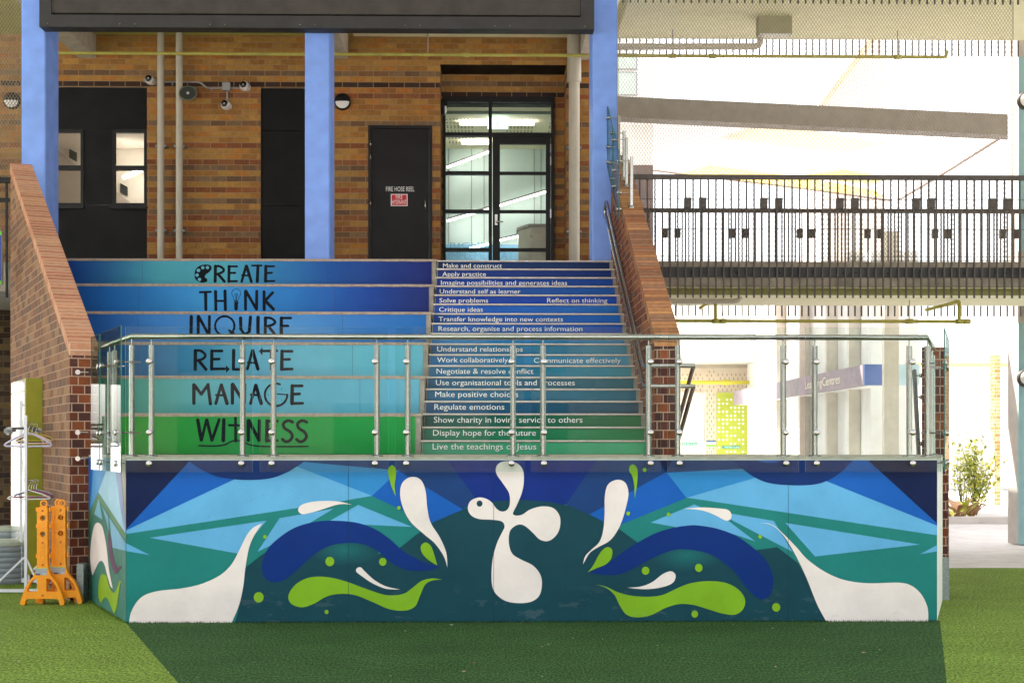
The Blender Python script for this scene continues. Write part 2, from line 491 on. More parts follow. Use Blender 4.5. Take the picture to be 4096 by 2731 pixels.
# ------------------------------------------------------------ ground
g = MB()
g.quad((-900, -900, -0.012), (900, -900, -0.012), (900, 1200, -0.012), (-900, 1200, -0.012))
tag(g.build("ground", M['paving']), kind="structure")
g = MB()
ye = 16.55
seam_r1 = G(3760, 2482); seam_r0 = G(3788, 2731)
seam_l0 = G(714, 2731)
dl = (seam_l0 - A); dr = (seam_r0 - seam_r1)
la = A + dl * 2.6; ra = seam_r1 + dr * 2.6
# light turf: left and right of the dark field, one level sheet each
edge = [(x, ye + 0.10 * math.sin(x * 1.3) - 0.012 * x) for x in [4.0 + i * 0.7 for i in range(24)]]
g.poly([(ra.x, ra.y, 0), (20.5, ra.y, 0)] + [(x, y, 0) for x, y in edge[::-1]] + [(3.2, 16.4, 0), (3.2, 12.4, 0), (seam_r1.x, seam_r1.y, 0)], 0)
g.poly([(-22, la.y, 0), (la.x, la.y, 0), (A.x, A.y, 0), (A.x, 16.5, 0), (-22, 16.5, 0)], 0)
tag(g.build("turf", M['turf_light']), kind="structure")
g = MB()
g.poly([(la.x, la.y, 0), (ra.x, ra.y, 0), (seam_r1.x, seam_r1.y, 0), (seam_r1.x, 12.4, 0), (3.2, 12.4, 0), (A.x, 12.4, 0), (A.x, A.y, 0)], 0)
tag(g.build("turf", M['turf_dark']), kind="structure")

# litter: dry leaf flecks on the turf
g = MB()
for i in range(130):
    px = random.uniform(-200, 4300); py = random.uniform(2420, 2730)
    p = G(px, py)
    if p.x > A.x - 0.1 and p.x < B.x + .1 and p.y > Y0 - 0.03: continue
    a = random.uniform(0, 6.3); l_ = random.choice([.004, .006, .008, .010, .018]); w_ = l_ * random.uniform(.25, .5)
    ux = Vector((math.cos(a), math.sin(a), 0)); uy = Vector((-ux.y, ux.x, 0))
    z_ = Vector((0, 0, .008 + random.random() * .006))
    g.add([p - ux * l_ + z_, p + uy * w_ + z_ * 1.5, p + ux * l_ + z_, p - uy * w_ + z_], [(0, 1, 2, 3)], random.choice([0, 0, 1, 2]))
tag(g.build("leaf_litter", [pbr("dry leaf", (0.34, 0.24, 0.13), 0.8), pbr("pale chip", (0.6, 0.58, 0.52), 0.8), pbr("brown leaf", (0.12, 0.05, 0.02), 0.8)]), kind="stuff")
M['leaf'] = bpy.data.materials["dry leaf"]

# ------------------------------------------------------------ mural platform
def cat(pts, corners=(), n=7):
    """closed smooth curve through pts; indices in corners stay sharp"""
    k = len(pts); out = []
    for i in range(k):
        p0, p1, p2, p3 = (Vector(pts[(i + j) % k]) for j in (-1, 0, 1, 2))
        if i in corners: p0 = p1 + (p1 - p2) * 0.3
        if (i + 1) % k in corners: p3 = p2 + (p2 - p1) * 0.3
        for s_ in range(n):
            t = s_ / n
            a0, a1 = 0.5 * (-p0 + 3 * p1 - 3 * p2 + p3), 0.5 * (2 * p0 - 5 * p1 + 4 * p2 - p3)
            a2 = 0.5 * (p2 - p0)
            out.append(((a0 * t + a1) * t + a2) * t + p1)
    return out
def l_(x, y): return (300 + x / 1.47, 1780 + y / 1.47)
def c_(x, y): return (1700 + x / 1.8092, 1780 + y / 1.8092)
def r_(x, y): return (2600 + x / 1.5722, 1780 + y / 1.5722)
def mp(f, pts): return [f(*p) for p in pts]
TEAL = (30, 126, 118); DTEAL = (18, 68, 78); NAVY = (4, 26, 70); MID = (18, 92, 178); LIGHT = (98, 172, 214)
MLT = (48, 136, 196); DBL = (8, 44, 124); SLATE = (22, 62, 116); WAVE = (2, 46, 118); LIME = (128, 178, 34); WHITE = (236, 226, 216); ARC = (8, 48, 110)
top = 1800; bot = 2500
shapes = []     # (points in photo pixels, colour, smooth, corner set)
def S(pts, col, smooth=False, corners=()): shapes.append((cat(pts, corners) if smooth else [Vector(p) for p in pts], col))
def dot(x, y, r, col=LIME): S([(x + r * math.cos(t * math.pi / 8), y + r * 1.05 * math.sin(t * math.pi / 8)) for t in range(16)], col)
S([(480, top), (3800, top), (3800, bot), (480, bot)], TEAL)
# upper bands
S([l_(1300, 30), c_(155, 30), c_(155, 98), c_(380, 400), c_(275, 465), l_(2283, 378), l_(1900, 148), l_(1335, 98)], SLATE)
S([c_(150, 30), c_(1280, 30), c_(1245, 100), c_(1020, 430), c_(700, 460), c_(380, 402), c_(155, 98)], DBL)
S([c_(1245, 30), r_(600, 30), r_(585, 148), r_(105, 173), c_(1745, 197), c_(1185, 502), c_(1020, 430), c_(1245, 100)], SLATE)
S([c_(1640, 30), c_(1790, 30), c_(1790, 97), c_(1745, 197), c_(1680, 97)], NAVY)
S([l_(1900, 148), l_(2283, 378), l_(2110, 450), l_(2090, 458), l_(1745, 297), l_(1850, 198)], MID)
S([l_(1343, 98), l_(1902, 148), l_(1850, 200), l_(1745, 298), l_(1308, 126)], MLT)
S([l_(928, 203), l_(1100, 150), l_(1308, 126), l_(1747, 297), l_(1540, 333), l_(300, 521), l_(270, 526), l_(270, 507), l_(300, 497)], LIGHT)
S([l_(672, 95), l_(800, 130), l_(940, 199), l_(300, 500), l_(270, 513), l_(270, 525), l_(300, 494)], MID)
S([l_(270, 30), l_(640, 30), l_(650, 68), l_(672, 95), l_(300, 495), l_(270, 520)], NAVY)
S([l_(640, 20), l_(650, 68), l_(672, 95), l_(740, 140), l_(830, 182), l_(930, 200), l_(1050, 204), l_(1160, 192), l_(1250, 158), l_(1308, 122), l_(1345, 96), l_(1370, 60), l_(1370, 20)], ARC, True, (0, 1, 11, 12))
S(mp(l_, [(1095, 60), (1130, 76), (1180, 85), (1235, 76), (1265, 60)]), MID)
# right side of the sky
S([c_(1745, 195), c_(1892, 380), c_(1420, 572), c_(1400, 600), c_(1185, 502)], MID)
S(mp(r_, [(105, 172), (582, 148), (665, 206), (232, 329), (225, 325)]), MLT)
S(mp(r_, [(655, 206), (800, 160), (1105, 220), (1803, 503), (1850, 520), (1850, 570), (1803, 565), (232, 329)]), LIGHT)
S(mp(r_, [(1180, 150), (1290, 30), (1368, 30), (1365, 90), (1803, 488), (1850, 520), (1850, 530), (1803, 504), (1100, 222)]), MID)
S(mp(r_, [(1363, 88), (1363, 30), (1860, 30), (1860, 530), (1803, 490)]), NAVY)
S(mp(r_, [(520, 20), (525, 100), (580, 148), (665, 206), (760, 240), (900, 252), (1030, 247), (1120, 220), (1200, 170), (1270, 100), (1290, 60), (1300, 20)]), ARC, True, (0, 1, 10, 11))
S(mp(r_, [(640, 82), (690, 102), (745, 111), (800, 105), (850, 82)]), MID)
# teal facets
S(mp(l_, [(440, 543), (1127, 442), (965, 637)]), LIGHT)
S(mp(l_, [(270, 560), (300, 574), (442, 645), (300, 621), (270, 616)]), LIGHT)
S(mp(l_, [(1203, 428), (1522, 372), (1340, 480), (1160, 583), (1073, 626)]), LIGHT)
S(mp(l_, [(1665, 350), (1982, 479), (1600, 462), (1495, 446)]), LIGHT)
S(mp(r_, [(850, 487), (1697, 623), (1037, 698)]), LIGHT)
S(mp(r_, [(1850, 610), (1850, 660), (1803, 666), (1697, 684), (1803, 627)]), LIGHT)
S(mp(r_, [(515, 430), (778, 475), (895, 669), (480, 452)]), LIGHT)
S(mp(r_, [(3, 485), (278, 371), (325, 392), (500, 480), (662, 604), (440, 530), (165, 514)]), LIGHT)
# the hill and the darker lower field
S([l_(925, 1100), l_(960, 980), l_(1000, 720), l_(1090, 650), l_(1160, 600), l_(1400, 600), l_(1600, 640), l_(1780, 640), l_(1905, 606), l_(2000, 530), l_(2110, 450), c_(200, 495), c_(330, 443), c_(500, 405), c_(700, 393), c_(900, 408), c_(1050, 440), c_(1190, 500), c_(1400, 603), c_(1530, 697), r_(260, 690), r_(450, 690), r_(650, 660), r_(800, 640), r_(930, 740), r_(1000, 860), r_(1105, 1103), r_(1120, 1170)], DTEAL)
def shade(cx, cy, rx, ry, col0, col1, k=8):     # sprayed paint fading outward
    for i in range(k):
        f = (i + 1) / k
        s_ = 1 - i / k
        S([(cx + rx * s_ * math.cos(t * math.pi / 16), cy + ry * s_ * math.sin(t * math.pi / 16)) for t in range(32)],
          tuple(a * (1 - f) + b_ * f for a, b_ in zip(col0, col1)))
shade(*l_(1590, 615), 135, 62, DTEAL, (26, 104, 104))
shade(*r_(230, 690), 140, 62, DTEAL, (26, 104, 104))
# blue waves
S(mp(l_, [(2150, 708), (2090, 700), (2020, 672), (1930, 620), (1850, 550), (1760, 490), (1660, 455), (1540, 443), (1420, 448), (1290, 485), (1180, 560), (1125, 625), (1101, 700), (1112, 770), (1165, 804), (1235, 788), (1310, 728), (1390, 655), (1480, 597), (1580, 575), (1690, 580), (1780, 620), (1860, 688), (1940, 728), (2030, 738), (2105, 728)]), WAVE, True, (0,))
S([c_(1176, 917), c_(1250, 892), c_(1340, 840), c_(1440, 765), c_(1560, 690), c_(1680, 630), c_(1800, 595), c_(1900, 580), r_(300, 503), r_(420, 523), r_(540, 568), r_(650, 645), r_(730, 725), r_(772, 825), r_(765, 915), r_(735, 957), r_(700, 967), r_(655, 945), r_(600, 885), r_(530, 795), r_(450, 727), r_(350, 675), c_(1880, 752), c_(1780, 762), c_(1660, 808), c_(1550, 868), c_(1450, 918), c_(1370, 937), c_(1270, 934)], WAVE, True, (0,))
# lime waves
S(mp(l_, [(2160, 789), (2100, 781), (2040, 795), (1990, 832), (1940, 868), (1880, 880), (1810, 875), (1700, 838), (1590, 798), (1480, 773), (1380, 776), (1300, 815), (1256, 880), (1272, 930), (1335, 951), (1405, 930), (1480, 888), (1560, 872), (1650, 880), (1750, 920), (1850, 962), (1940, 970), (2000, 945), (2030, 880), (2058, 820), (2100, 794)]), LIME, True, (0,))
S([c_(1236, 1006), c_(1310, 1022), c_(1400, 1063), c_(1500, 1087), c_(1620, 1094), c_(1720, 1080), c_(1830, 1030), c_(1930, 994), c_(2060, 981), c_(2180, 995), c_(2270, 1045), c_(2315, 1115), c_(2300, 1185), c_(2240, 1224), c_(2150, 1215), c_(2050, 1185), c_(1940, 1153), c_(1840, 1147), c_(1740, 1175), c_(1640, 1225), c_(1540, 1243), c_(1460, 1225), c_(1410, 1160), c_(1370, 1080), c_(1310, 1030)], LIME, True, (0,))
# white shapes
S(mp(l_, [(315, 1090), (318, 1047), (335, 970), (390, 893), (480, 857), (620, 841), (740, 815), (850, 765), (920, 700), (970, 610), (1010, 530), (1050, 483), (1103, 458), (1060, 520), (1025, 600), (1003, 720), (990, 830), (965, 940), (920, 1047), (905, 1090)]), WHITE, True, (0, 12, 19))
S(mp(r_, [(688, 486), (770, 500), (850, 568), (920, 640), (980, 708), (1060, 770), (1150, 820), (1250, 852), (1380, 866), (1560, 862), (1640, 880), (1700, 930), (1738, 1000), (1748, 1060), (1745, 1150), (1125, 1150), (1105, 1103), (1050, 1000), (990, 850), (940, 740), (880, 630), (820, 545), (760, 500)]), WHITE, True, (0, 14, 15))
S(mp(l_, [(1630, 349), (1560, 332), (1480, 326), (1390, 333), (1330, 352), (1313, 382), (1335, 404), (1380, 398), (1450, 378), (1530, 352), (1580, 345)]), WHITE, True, (0,))
S(mp(r_, [(213, 398), (320, 390), (430, 396), (490, 406), (512, 438), (500, 468), (470, 471), (400, 435), (320, 408)]), WHITE, True, (0,))
S(mp(l_, [(2190, 718), (2168, 650), (2115, 575), (2050, 520), (1970, 445), (1925, 355), (1912, 270), (1933, 210), (1985, 185), (2035, 205), (2062, 270), (2072, 370), (2092, 455), (2145, 540), (2183, 630)]), WHITE, True, (0,))
S(mp(c_, [(1143, 860), (1160, 800), (1210, 748), (1260, 700), (1288, 620), (1299, 500), (1300, 380), (1315, 300), (1350, 262), (1405, 249), (1452, 275), (1472, 345), (1458, 430), (1430, 530), (1390, 620), (1335, 690), (1255, 735), (1190, 780)]), WHITE, True, (0,))
S(mp(l_, [(1912, 846), (1830, 842), (1750, 810), (1690, 770), (1655, 742), (1658, 722), (1680, 716), (1705, 740), (1760, 790), (1830, 828)]), WHITE, True, (0,))
S(mp(c_, [(1465, 1029), (1560, 1020), (1640, 990), (1720, 930), (1780, 910), (1812, 937), (1800, 985), (1750, 1015), (1660, 1035), (1570, 1039)]), WHITE, True, (0,))
S(mp(c_, [(608, 345), (560, 270), (520, 212), (513, 165), (540, 127), (600, 115), (668, 132), (708, 180), (715, 260), (700, 345), (665, 430), (642, 475), (637, 498), (662, 508), (705, 500), (765, 462), (850, 441), (930, 455), (975, 515), (975, 595), (945, 655), (890, 692), (830, 680), (780, 632), (730, 588), (690, 572), (648, 585), (615, 620), (606, 680), (614, 745), (640, 792), (700, 828), (780, 868), (832, 930), (846, 1000), (830, 1080), (780, 1125), (700, 1140), (600, 1130), (530, 1090), (490, 1030), (481, 930), (492, 810), (522, 705), (560, 625), (576, 590), (567, 560), (540, 545), (480, 538), (390, 532), (333, 505), (310, 455), (330, 402), (390, 377), (445, 387), (485, 415), (515, 455), (545, 476), (578, 476), (603, 455), (614, 415)]), WHITE, True)
dot(*c_(395, 421), 12, DTEAL)
# lime drops and dots
S(mp(l_, [(1886, 300), (1862, 245), (1846, 185), (1842, 140), (1865, 117), (1888, 142), (1886, 190), (1880, 240)]), LIME, True, (0,))
S(mp(c_, [(1517, 385), (1513, 290), (1500, 225), (1478, 187), (1480, 155), (1503, 138), (1530, 158), (1538, 205), (1533, 290)]), LIME, True, (0,))
S(mp(l_, [(2131, 706), (2075, 670), (2040, 630), (2035, 590), (2062, 570), (2092, 590), (2112, 640)]), LIME, True, (0,))
S(mp(c_, [(1177, 918), (1215, 870), (1255, 795), (1290, 750), (1325, 735), (1354, 757), (1348, 815), (1308, 860), (1240, 888)]), LIME, True, (0,))
for f, x, y, r in [(l_, 1499, 682, 18), (l_, 1810, 684, 15), (l_, 1081, 892, 20), (l_, 1480, 978, 8), (l_, 1905, 367, 7.5), (l_, 1118, 537, 7.5),
                   (c_, 1469, 493, 8), (c_, 1762, 500, 8), (c_, 1595, 906, 15.5), (c_, 1980, 885, 15.5), (c_, 1951, 1219, 13.5), (r_, 792, 1017, 16.5), (r_, 692, 573, 8), (c_, 1588, 178, 8)]:
    dot(*f(x, y), r)

for xx in (l_(1608, 0)[0], r_(868, 0)[0], c_(497, 0)[0]):      # formwork joints
    S([(xx - .7, 1810), (xx + .7, 1810), (xx + .7, 2500), (xx - .7, 2500)], (14, 56, 74))
def clip(poly, fn):          # Sutherland-Hodgman against fn(p) >= 0
    out = []
    for i in range(len(poly)):
        a, b = poly[i - 1], poly[i]
        fa, fb = fn(a), fn(b)
        if fa >= 0: out.append(a)
        if (fa >= 0) != (fb >= 0):
            t = fa / (fa - fb); out.append(a + (b - a) * t)
    ded = []
    for p in out:
        if not ded or (p - ded[-1]).length > 1e-5: ded.append(p)
    return ded
def paint(mb, shapes, to2d, from2d, w_, h_, step, g_alb=0.90):
    """lay the painted shapes on a w x h wall as coats of paint a fraction of a millimetre apart"""
    for i, (pts, col) in enumerate(shapes):
        q = [to2d(p) for p in pts]
        for fn in (lambda p: p.x, lambda p: w_ - p.x, lambda p: p.y, lambda p: h_ - p.y):
            q = clip(q, fn)
            if len(q) < 3: break
        if len(q) < 3: continue
        ar = sum(q[k - 1].x * q[k].y - q[k].x * q[k - 1].y for k in range(len(q)))
        if ar < 0: q = q[::-1]
        c = lin(col); c = (c[0] * g_alb, c[1] * g_alb, c[2] * g_alb, 1)
        tris = tessellate_polygon([[Vector((p.x, p.y, 0)) for p in q]])
        vs = [from2d(p.x, p.y, (i + 1) * step) for p in q]
        fs = []
        for t in tris:
            a_, b_, d_ = (q[k] for k in t)
            cr = (b_.x - a_.x) * (d_.y - a_.y) - (b_.y - a_.y) * (d_.x - a_.x)
            fs.append(tuple(t) if cr > 0 else tuple(t)[::-1])
        mb.add(vs, fs, 0, c)

plat = thing("platform", (0, Y0, 0), "low concrete stage platform with a blue, teal, lime and white painted mural", "platform")
Cb = along(A, dirL, YB); Db = along(B, dirR, YB)
b = MB()
b.hexa([(A.x, A.y), (B.x, B.y), (Db.x, Db.y), (Cb.x, Cb.y)], 0, DK - 0.02, 0)
core = b.build("body", pbr("glare toned edge concrete", (0.72, 0.72, 0.66), 0.55, var=0.12, nscale=5, bmp=0.2), plat)  # pale colour carries the bright light on the right side
b = MB()
e_ = 0.012
b.hexa([(A.x + 0.0, A.y - 0.004), (B.x, B.y - 0.004), (Db.x, Db.y), (Cb.x, Cb.y)], DK - 0.02, DK)
b.build("deck_slab", M['deck'], plat)
b = MB()
def t2(p):
    q = P(p[0], p[1], Y0); return Vector((q.x - A.x, q.z))
paint(b, shapes, t2, lambda x, z, o: (A.x + x, Y0 - o - 0.002, z), B.x - A.x, DK - 0.03, 0.00012)
b.build("mural", M['mural'], plat)
# side mural, in the plane through A and C_
def s_(x, y): return (330 + x / 2.24, 1800 + y / 2.24)
sd_shapes = shapes; shapes = []
S([(300, 1700), (540, 1700), (540, 2560), (300, 2560)], (52, 112, 98))
S(mp(s_, [(-40, 60), (140, 60), (105, 175), (70, 430), (30, 720), (-40, 900)]), (30, 92, 168))
S(mp(s_, [(108, 60), (240, 60), (215, 185), (145, 372), (60, 560), (80, 400)]), (64, 136, 190))
S(mp(s_, [(220, 60), (310, 60), (300, 190), (350, 560), (390, 748), (145, 374), (215, 185)]), (140, 182, 204))
S(mp(s_, [(296, 60), (346, 60), (345, 190), (390, 690), (390, 748), (340, 500), (300, 190)]), (126, 138, 178))
S(mp(s_, [(344, 60), (420, 60), (420, 820), (390, 690)]), (150, 142, 130))
S(mp(s_, [(145, 374), (420, 790), (420, 880), (390, 815), (150, 432), (60, 690), (30, 720), (60, 600)]), (78, 122, 84))
S(mp(s_, [(150, 432), (183, 620), (108, 572)]), (108, 166, 190))
S(mp(s_, [(180, 498), (235, 595), (240, 720), (222, 650)]), (108, 160, 186))
S(mp(s_, [(245, 600), (385, 822), (420, 870), (420, 905), (275, 872)]), (108, 160, 190))
S(mp(s_, [(145, 648), (178, 675), (200, 750), (222, 880), (245, 1080), (276, 1235), (255, 1215), (225, 1110), (205, 1030), (178, 990), (150, 1005), (120, 1065), (97, 1120), (82, 1070), (73, 930), (90, 760), (115, 668)]), (226, 212, 208), True, (5, 12))
S(mp(s_, [(240, 710), (258, 800), (285, 960), (318, 1050), (340, 1030), (362, 1045), (335, 1070), (305, 1107), (270, 1050), (245, 930), (233, 800)]), (84, 50, 84), True, (0, 5))
S(mp(s_, [(190, 1106), (222, 1130), (248, 1225), (285, 1275), (318, 1225), (340, 1165), (365, 1195), (345, 1190), (330, 1290), (310, 1410), (290, 1458), (262, 1405), (235, 1335), (210, 1315), (185, 1345), (165, 1366), (148, 1300), (152, 1180), (168, 1122)]), (126, 160, 30), True, (6,))
side_len = (Cb - A).length
nrmL = Vector((-dirL.y, dirL.x, 0))          # outward
def t2s(p):
    d = ray(p[0], p[1]); o = Vector((0, 0, E))
    t = ((A - o).dot(nrmL)) / d.dot(nrmL)
    q = o + d * t
    return Vector((side_len - (Vector((q.x, q.y, 0)) - A).dot(dirL), q.z))
b = MB()
paint(b, shapes, t2s, lambda x, z, o: Cb - dirL * x + nrmL * (o + 0.002) + Vector((0, 0, z)), side_len, DK - 0.02, 0.0003)
b.build("side_mural", M['mural'], plat)
shapes = sd_shapes

# tactile nosing dots along the deck
b = MB()
for i in range(150):
    x = X(1700, YB - .1) + i * 0.024
    b.lathe((x, YB - 0.10 + 0.012 * (i % 2), DK), (0, 0, 1), [(0.0095, 0), (0.008, 0.005), (0.003, 0.006)], 6)
b.build("tactile_studs", M['steel'], plat)

# ------------------------------------------------------------ printed risers
def gradient_panel(name, x0, x1, y, z0, z1, stops, parent, th=0.008, seams=()):
    b = MB(); n = 40
    def colr(t):
        for (p0, c0), (p1, c1) in zip(stops, stops[1:]):
            if t <= p1:
                f = max(0, (t - p0) / max(1e-6, p1 - p0))
                c = tuple(a * (1 - f) + d * f for a, d in zip(c0, c1)); break
        else: c = stops[-1][1]
        c = lin(c); return (c[0] * .90 + .003, c[1] * .90, c[2] * .87, 1)
    for i in range(n):
        a, d = i / n, (i + 1) / n
        xa, xb = x0 + (x1 - x0) * a, x0 + (x1 - x0) * d
        b.quad((xa, y, z0), (xb, y, z0), (xb, y, z1), (xa, y, z1), 0, [colr(a), colr(d), colr(d), colr(a)])
    c0, c1 = colr(0), colr(1)
    b.quad((x1, y, z0), (x1, y + th, z0), (x1, y + th, z1), (x1, y, z1), 0, c1)
    b.quad((x0, y, z0), (x0, y, z1), (x0, y + th, z1), (x0, y + th, z0), 0, c0)
    b.quad((x0, y, z1), (x1, y, z1), (x1, y + th, z1), (x0, y + th, z1), 0, c0)
    for s in seams:
        b.box(s - .0015, s + .0015, y - .0006, y + .001, z0, z1, 1)
    return b.build(name, [M['print'], M['shadow_ink']], parent)

def text_mesh(s, x0, x1, zb, cap, y, mat, size_scale=1.0, shear=0.0, sp=1.0):
    """outlined letters as a mesh in the plane y, from x0 to x1, baseline zb, capital height cap"""
    cu = bpy.data.curves.new("t", 'FONT'); cu.body = s; cu.size = 1.0
    cu.fill_mode = 'BOTH'; cu.extrude = 0.0; cu.resolution_u = 3; cu.space_character = sp
    o = bpy.data.objects.new("t", cu); scn.collection.objects.link(o)
    bpy.context.view_layer.update()
    dg = bpy.context.evaluated_depsgraph_get()
    me = bpy.data.meshes.new_from_object(o.evaluated_get(dg))
    bpy.data.objects.remove(o)
    xs = [v.co.x for v in me.vertices]; wd = max(xs) - min(xs); mn = min(xs)
    if 'cap' not in M:
        c2 = bpy.data.curves.new("h", 'FONT'); c2.body = "H"; c2.size = 1.0; o2 = bpy.data.objects.new("h", c2); scn.collection.objects.link(o2)
        bpy.context.view_layer.update(); dg = bpy.context.evaluated_depsgraph_get(); m2 = bpy.data.meshes.new_from_object(o2.evaluated_get(dg)); bpy.data.objects.remove(o2)
        M['cap'] = max(v.co.y for v in m2.vertices); bpy.data.meshes.remove(m2); print("cap", M['cap'])
    kx = (x1 - x0) / wd; kz = cap / M['cap']
    vs = [(x0 + (v.co.x - mn) * kx, y, zb + v.co.y * kz) for v in me.vertices]
    fs = [tuple(p.vertices) for p in me.polygons]
    bpy.data.meshes.remove(me)
    return vs, fs
def lettering(items, parent, mats, name="lettering"):
    """items: (string, x0, x1, zbase, cap, y, material index)"""
    b = MB()
    for (s, x0, x1, zb, cap, y, mi) in items:
        vs, fs = text_mesh(s, x0, x1, zb, cap, y, mi)
        # make faces look toward -Y
        ff = []
        for f in fs:
            a, c, d = (Vector(vs[i]) for i in f[:3])
            ff.append(f if (c - a).cross(d - a).y < 0 else f[::-1])
        b.add(vs, ff, mi)
    return b.build(name, mats, parent)

stair = thing("staircase", (0.45, Y1, DK), "narrow flight of concrete steps with blue and green printed risers and white wording", "staircase")
STEP = [((60, 150, 120), (70, 172, 125)), ((22, 116, 92), (30, 134, 80)), ((14, 90, 88), (24, 112, 68)), ((18, 84, 130), (24, 84, 106)),
        ((22, 100, 142), (20, 108, 134)), ((24, 96, 136), (24, 96, 112)), ((28, 106, 152), (48, 138, 160)), ((28, 110, 168), (70, 148, 184)),
        ((30, 102, 152), (66, 138, 168)), ((36, 124, 190), (50, 130, 180)), ((28, 92, 172), (24, 86, 186)), ((24, 82, 162), (30, 104, 196)),
        ((24, 90, 188), (34, 112, 194)), ((20, 62, 154), (20, 78, 190)), ((22, 74, 156), (28, 92, 178)), ((18, 62, 154), (20, 72, 158)),
        ((18, 56, 134), (18, 50, 120)), ((14, 56, 112), (10, 44, 94))]
WORDS = {1: [("Live the teachings of Jesus", 241, 1006, 1470, 44)], 2: [("Display hope for the future", 244, 1003, 1368, 42)],
         3: [("Show charity in loving service to others", 250, 1347, 1272, 42)], 4: [("Regulate emotions", 254, 770, 1176, 40)],
         5: [("Make positive choices", 260, 872, 1083, 40)], 6: [("Use organisational tools and processes", 265, 1290, 996, 38)],
         7: [("Negotiate & resolve conflict", 270, 985, 912, 38)], 8: [("Work collaboratively", 274, 797, 828, 36), ("Communicate effectively", 988, 1630, 832, 36)],
         9: [("Understand relationships", 275, 906, 748, 36)], 11: [("Research, organise and process information", 284, 1346, 597, 35)],
         12: [("Transfer knowledge into new contexts", 285, 1203, 526, 34)], 13: [("Critique ideas", 289, 612, 455, 34)],
         14: [("Solve problems", 291, 650, 388, 33), ("Reflect on thinking", 1086, 1530, 388, 33)], 15: [("Understand self as learner", 293, 889, 321, 33)],
         16: [("Imagine possibilities and generates ideas", 302, 1233, 257, 33)], 17: [("Apply practice", 312, 634, 193, 32)], 18: [("Make and construct", 317, 752, 131, 32)]}
for k in range(1, 19):
    y = Y1 + (k - 1) * GO; z0 = DK + (k - 1) * RS; z1 = DK + k * RS
    b = MB()
    b.box(SX0 - 0.005, SX1 + 0.075, y, y + (GO if k < 18 else 0.4) + 0.0, z0 - (0.25 if k > 1 else 0), z1 - 0.001)
    st = b.build("step", M['concrete'], stair)
    c0, c1 = STEP[k - 1]
    gradient_panel("riser_panel", SX0 + 0.004, SX1 - 0.012, y - 0.010, z0 + 0.003, z1 - 0.016, [(0, tuple(v * .85 for v in c0)), (0.08, c0), (1, c1)], st)
    b = MB()
    b.box(SX0 - 0.012, SX1 + 0.03, y - 0.024, y + 0.05, z1 - 0.001, z1 + 0.006, 0)
    b.box(SX0 - 0.012, SX1 + 0.03, y - 0.027, y - 0.022, z1 - 0.009, z1 + 0.004, 1)
    b.build("nosing", [M['nosing_c'], pbr("nosing strip %d" % k, (0.62, 0.55, 0.50), 0.45, 0.2, var=0.25, nscale=15)], st)
    if k in WORDS:
        items = []
        for (s, xa, xb, yb, cap) in WORDS[k]:
            pa = P(1600 + xa / 1.845, 1000 + yb / 1.845, y - .012); pb = P(1600 + xb / 1.845, 1000 + yb / 1.845, y - .012)
            zb = pa.z
            cp = cap / 1.845 * y / F
            items.append((s, pa.x + .004, pb.x + .004, zb - .004, cp, y - 0.0106, 1))
            items.append((s, pa.x, pb.x, zb, cp, y - 0.0116, 0))
        lettering(items, st, [M['white_ink'], M['shadow_ink']])

# ------------------------------------------------------------ tiered seating
tiers = thing("tiered_seating", (-2.6, 13.7, DK), "broad concrete seating tiers beside the steps with black hand-lettered words on blue and green risers", "seating")
wall_in0 = P(370, 1766, 13.25); wall_in0.z = 0
def wallx(Y): return wall_in0.x + dirL.x * (Y - 13.25) / dirL.y
TG = 0.775
TY = [13.70 + TG * j for j in range(6)]
TSTOPS = [
    [(0, (34, 136, 34)), (.2, (38, 146, 50)), (.5, (34, 150, 76)), (1, (26, 150, 68))],
    [(0, (50, 150, 110)), (.1, (64, 164, 130)), (.25, (86, 172, 168)), (.5, (92, 170, 196)), (1, (94, 174, 206))],
    [(0, (14, 72, 140)), (.3, (40, 120, 172)), (.5, (88, 164, 198)), (.8, (108, 184, 210)), (1, (94, 180, 206))],
    [(0, (18, 70, 150)), (.12, (26, 84, 164)), (.3, (60, 132, 208)), (.6, (88, 156, 218)), (.85, (54, 120, 198)), (1, (34, 110, 188))],
    [(0, (12, 44, 112)), (.2, (26, 104, 184)), (.45, (62, 154, 220)), (.65, (40, 122, 200)), (.85, (20, 70, 160)), (1, (18, 40, 112))],
    [(0, (8, 26, 96)), (.12, (18, 66, 148)), (.33, (72, 162, 186)), (.5, (80, 168, 192)), (.6, (50, 132, 190)), (.75, (22, 84, 162)), (1, (12, 34, 112))]]
def w_(x, y): return (700 + x / 1.96, 1010 + y / 1.96)
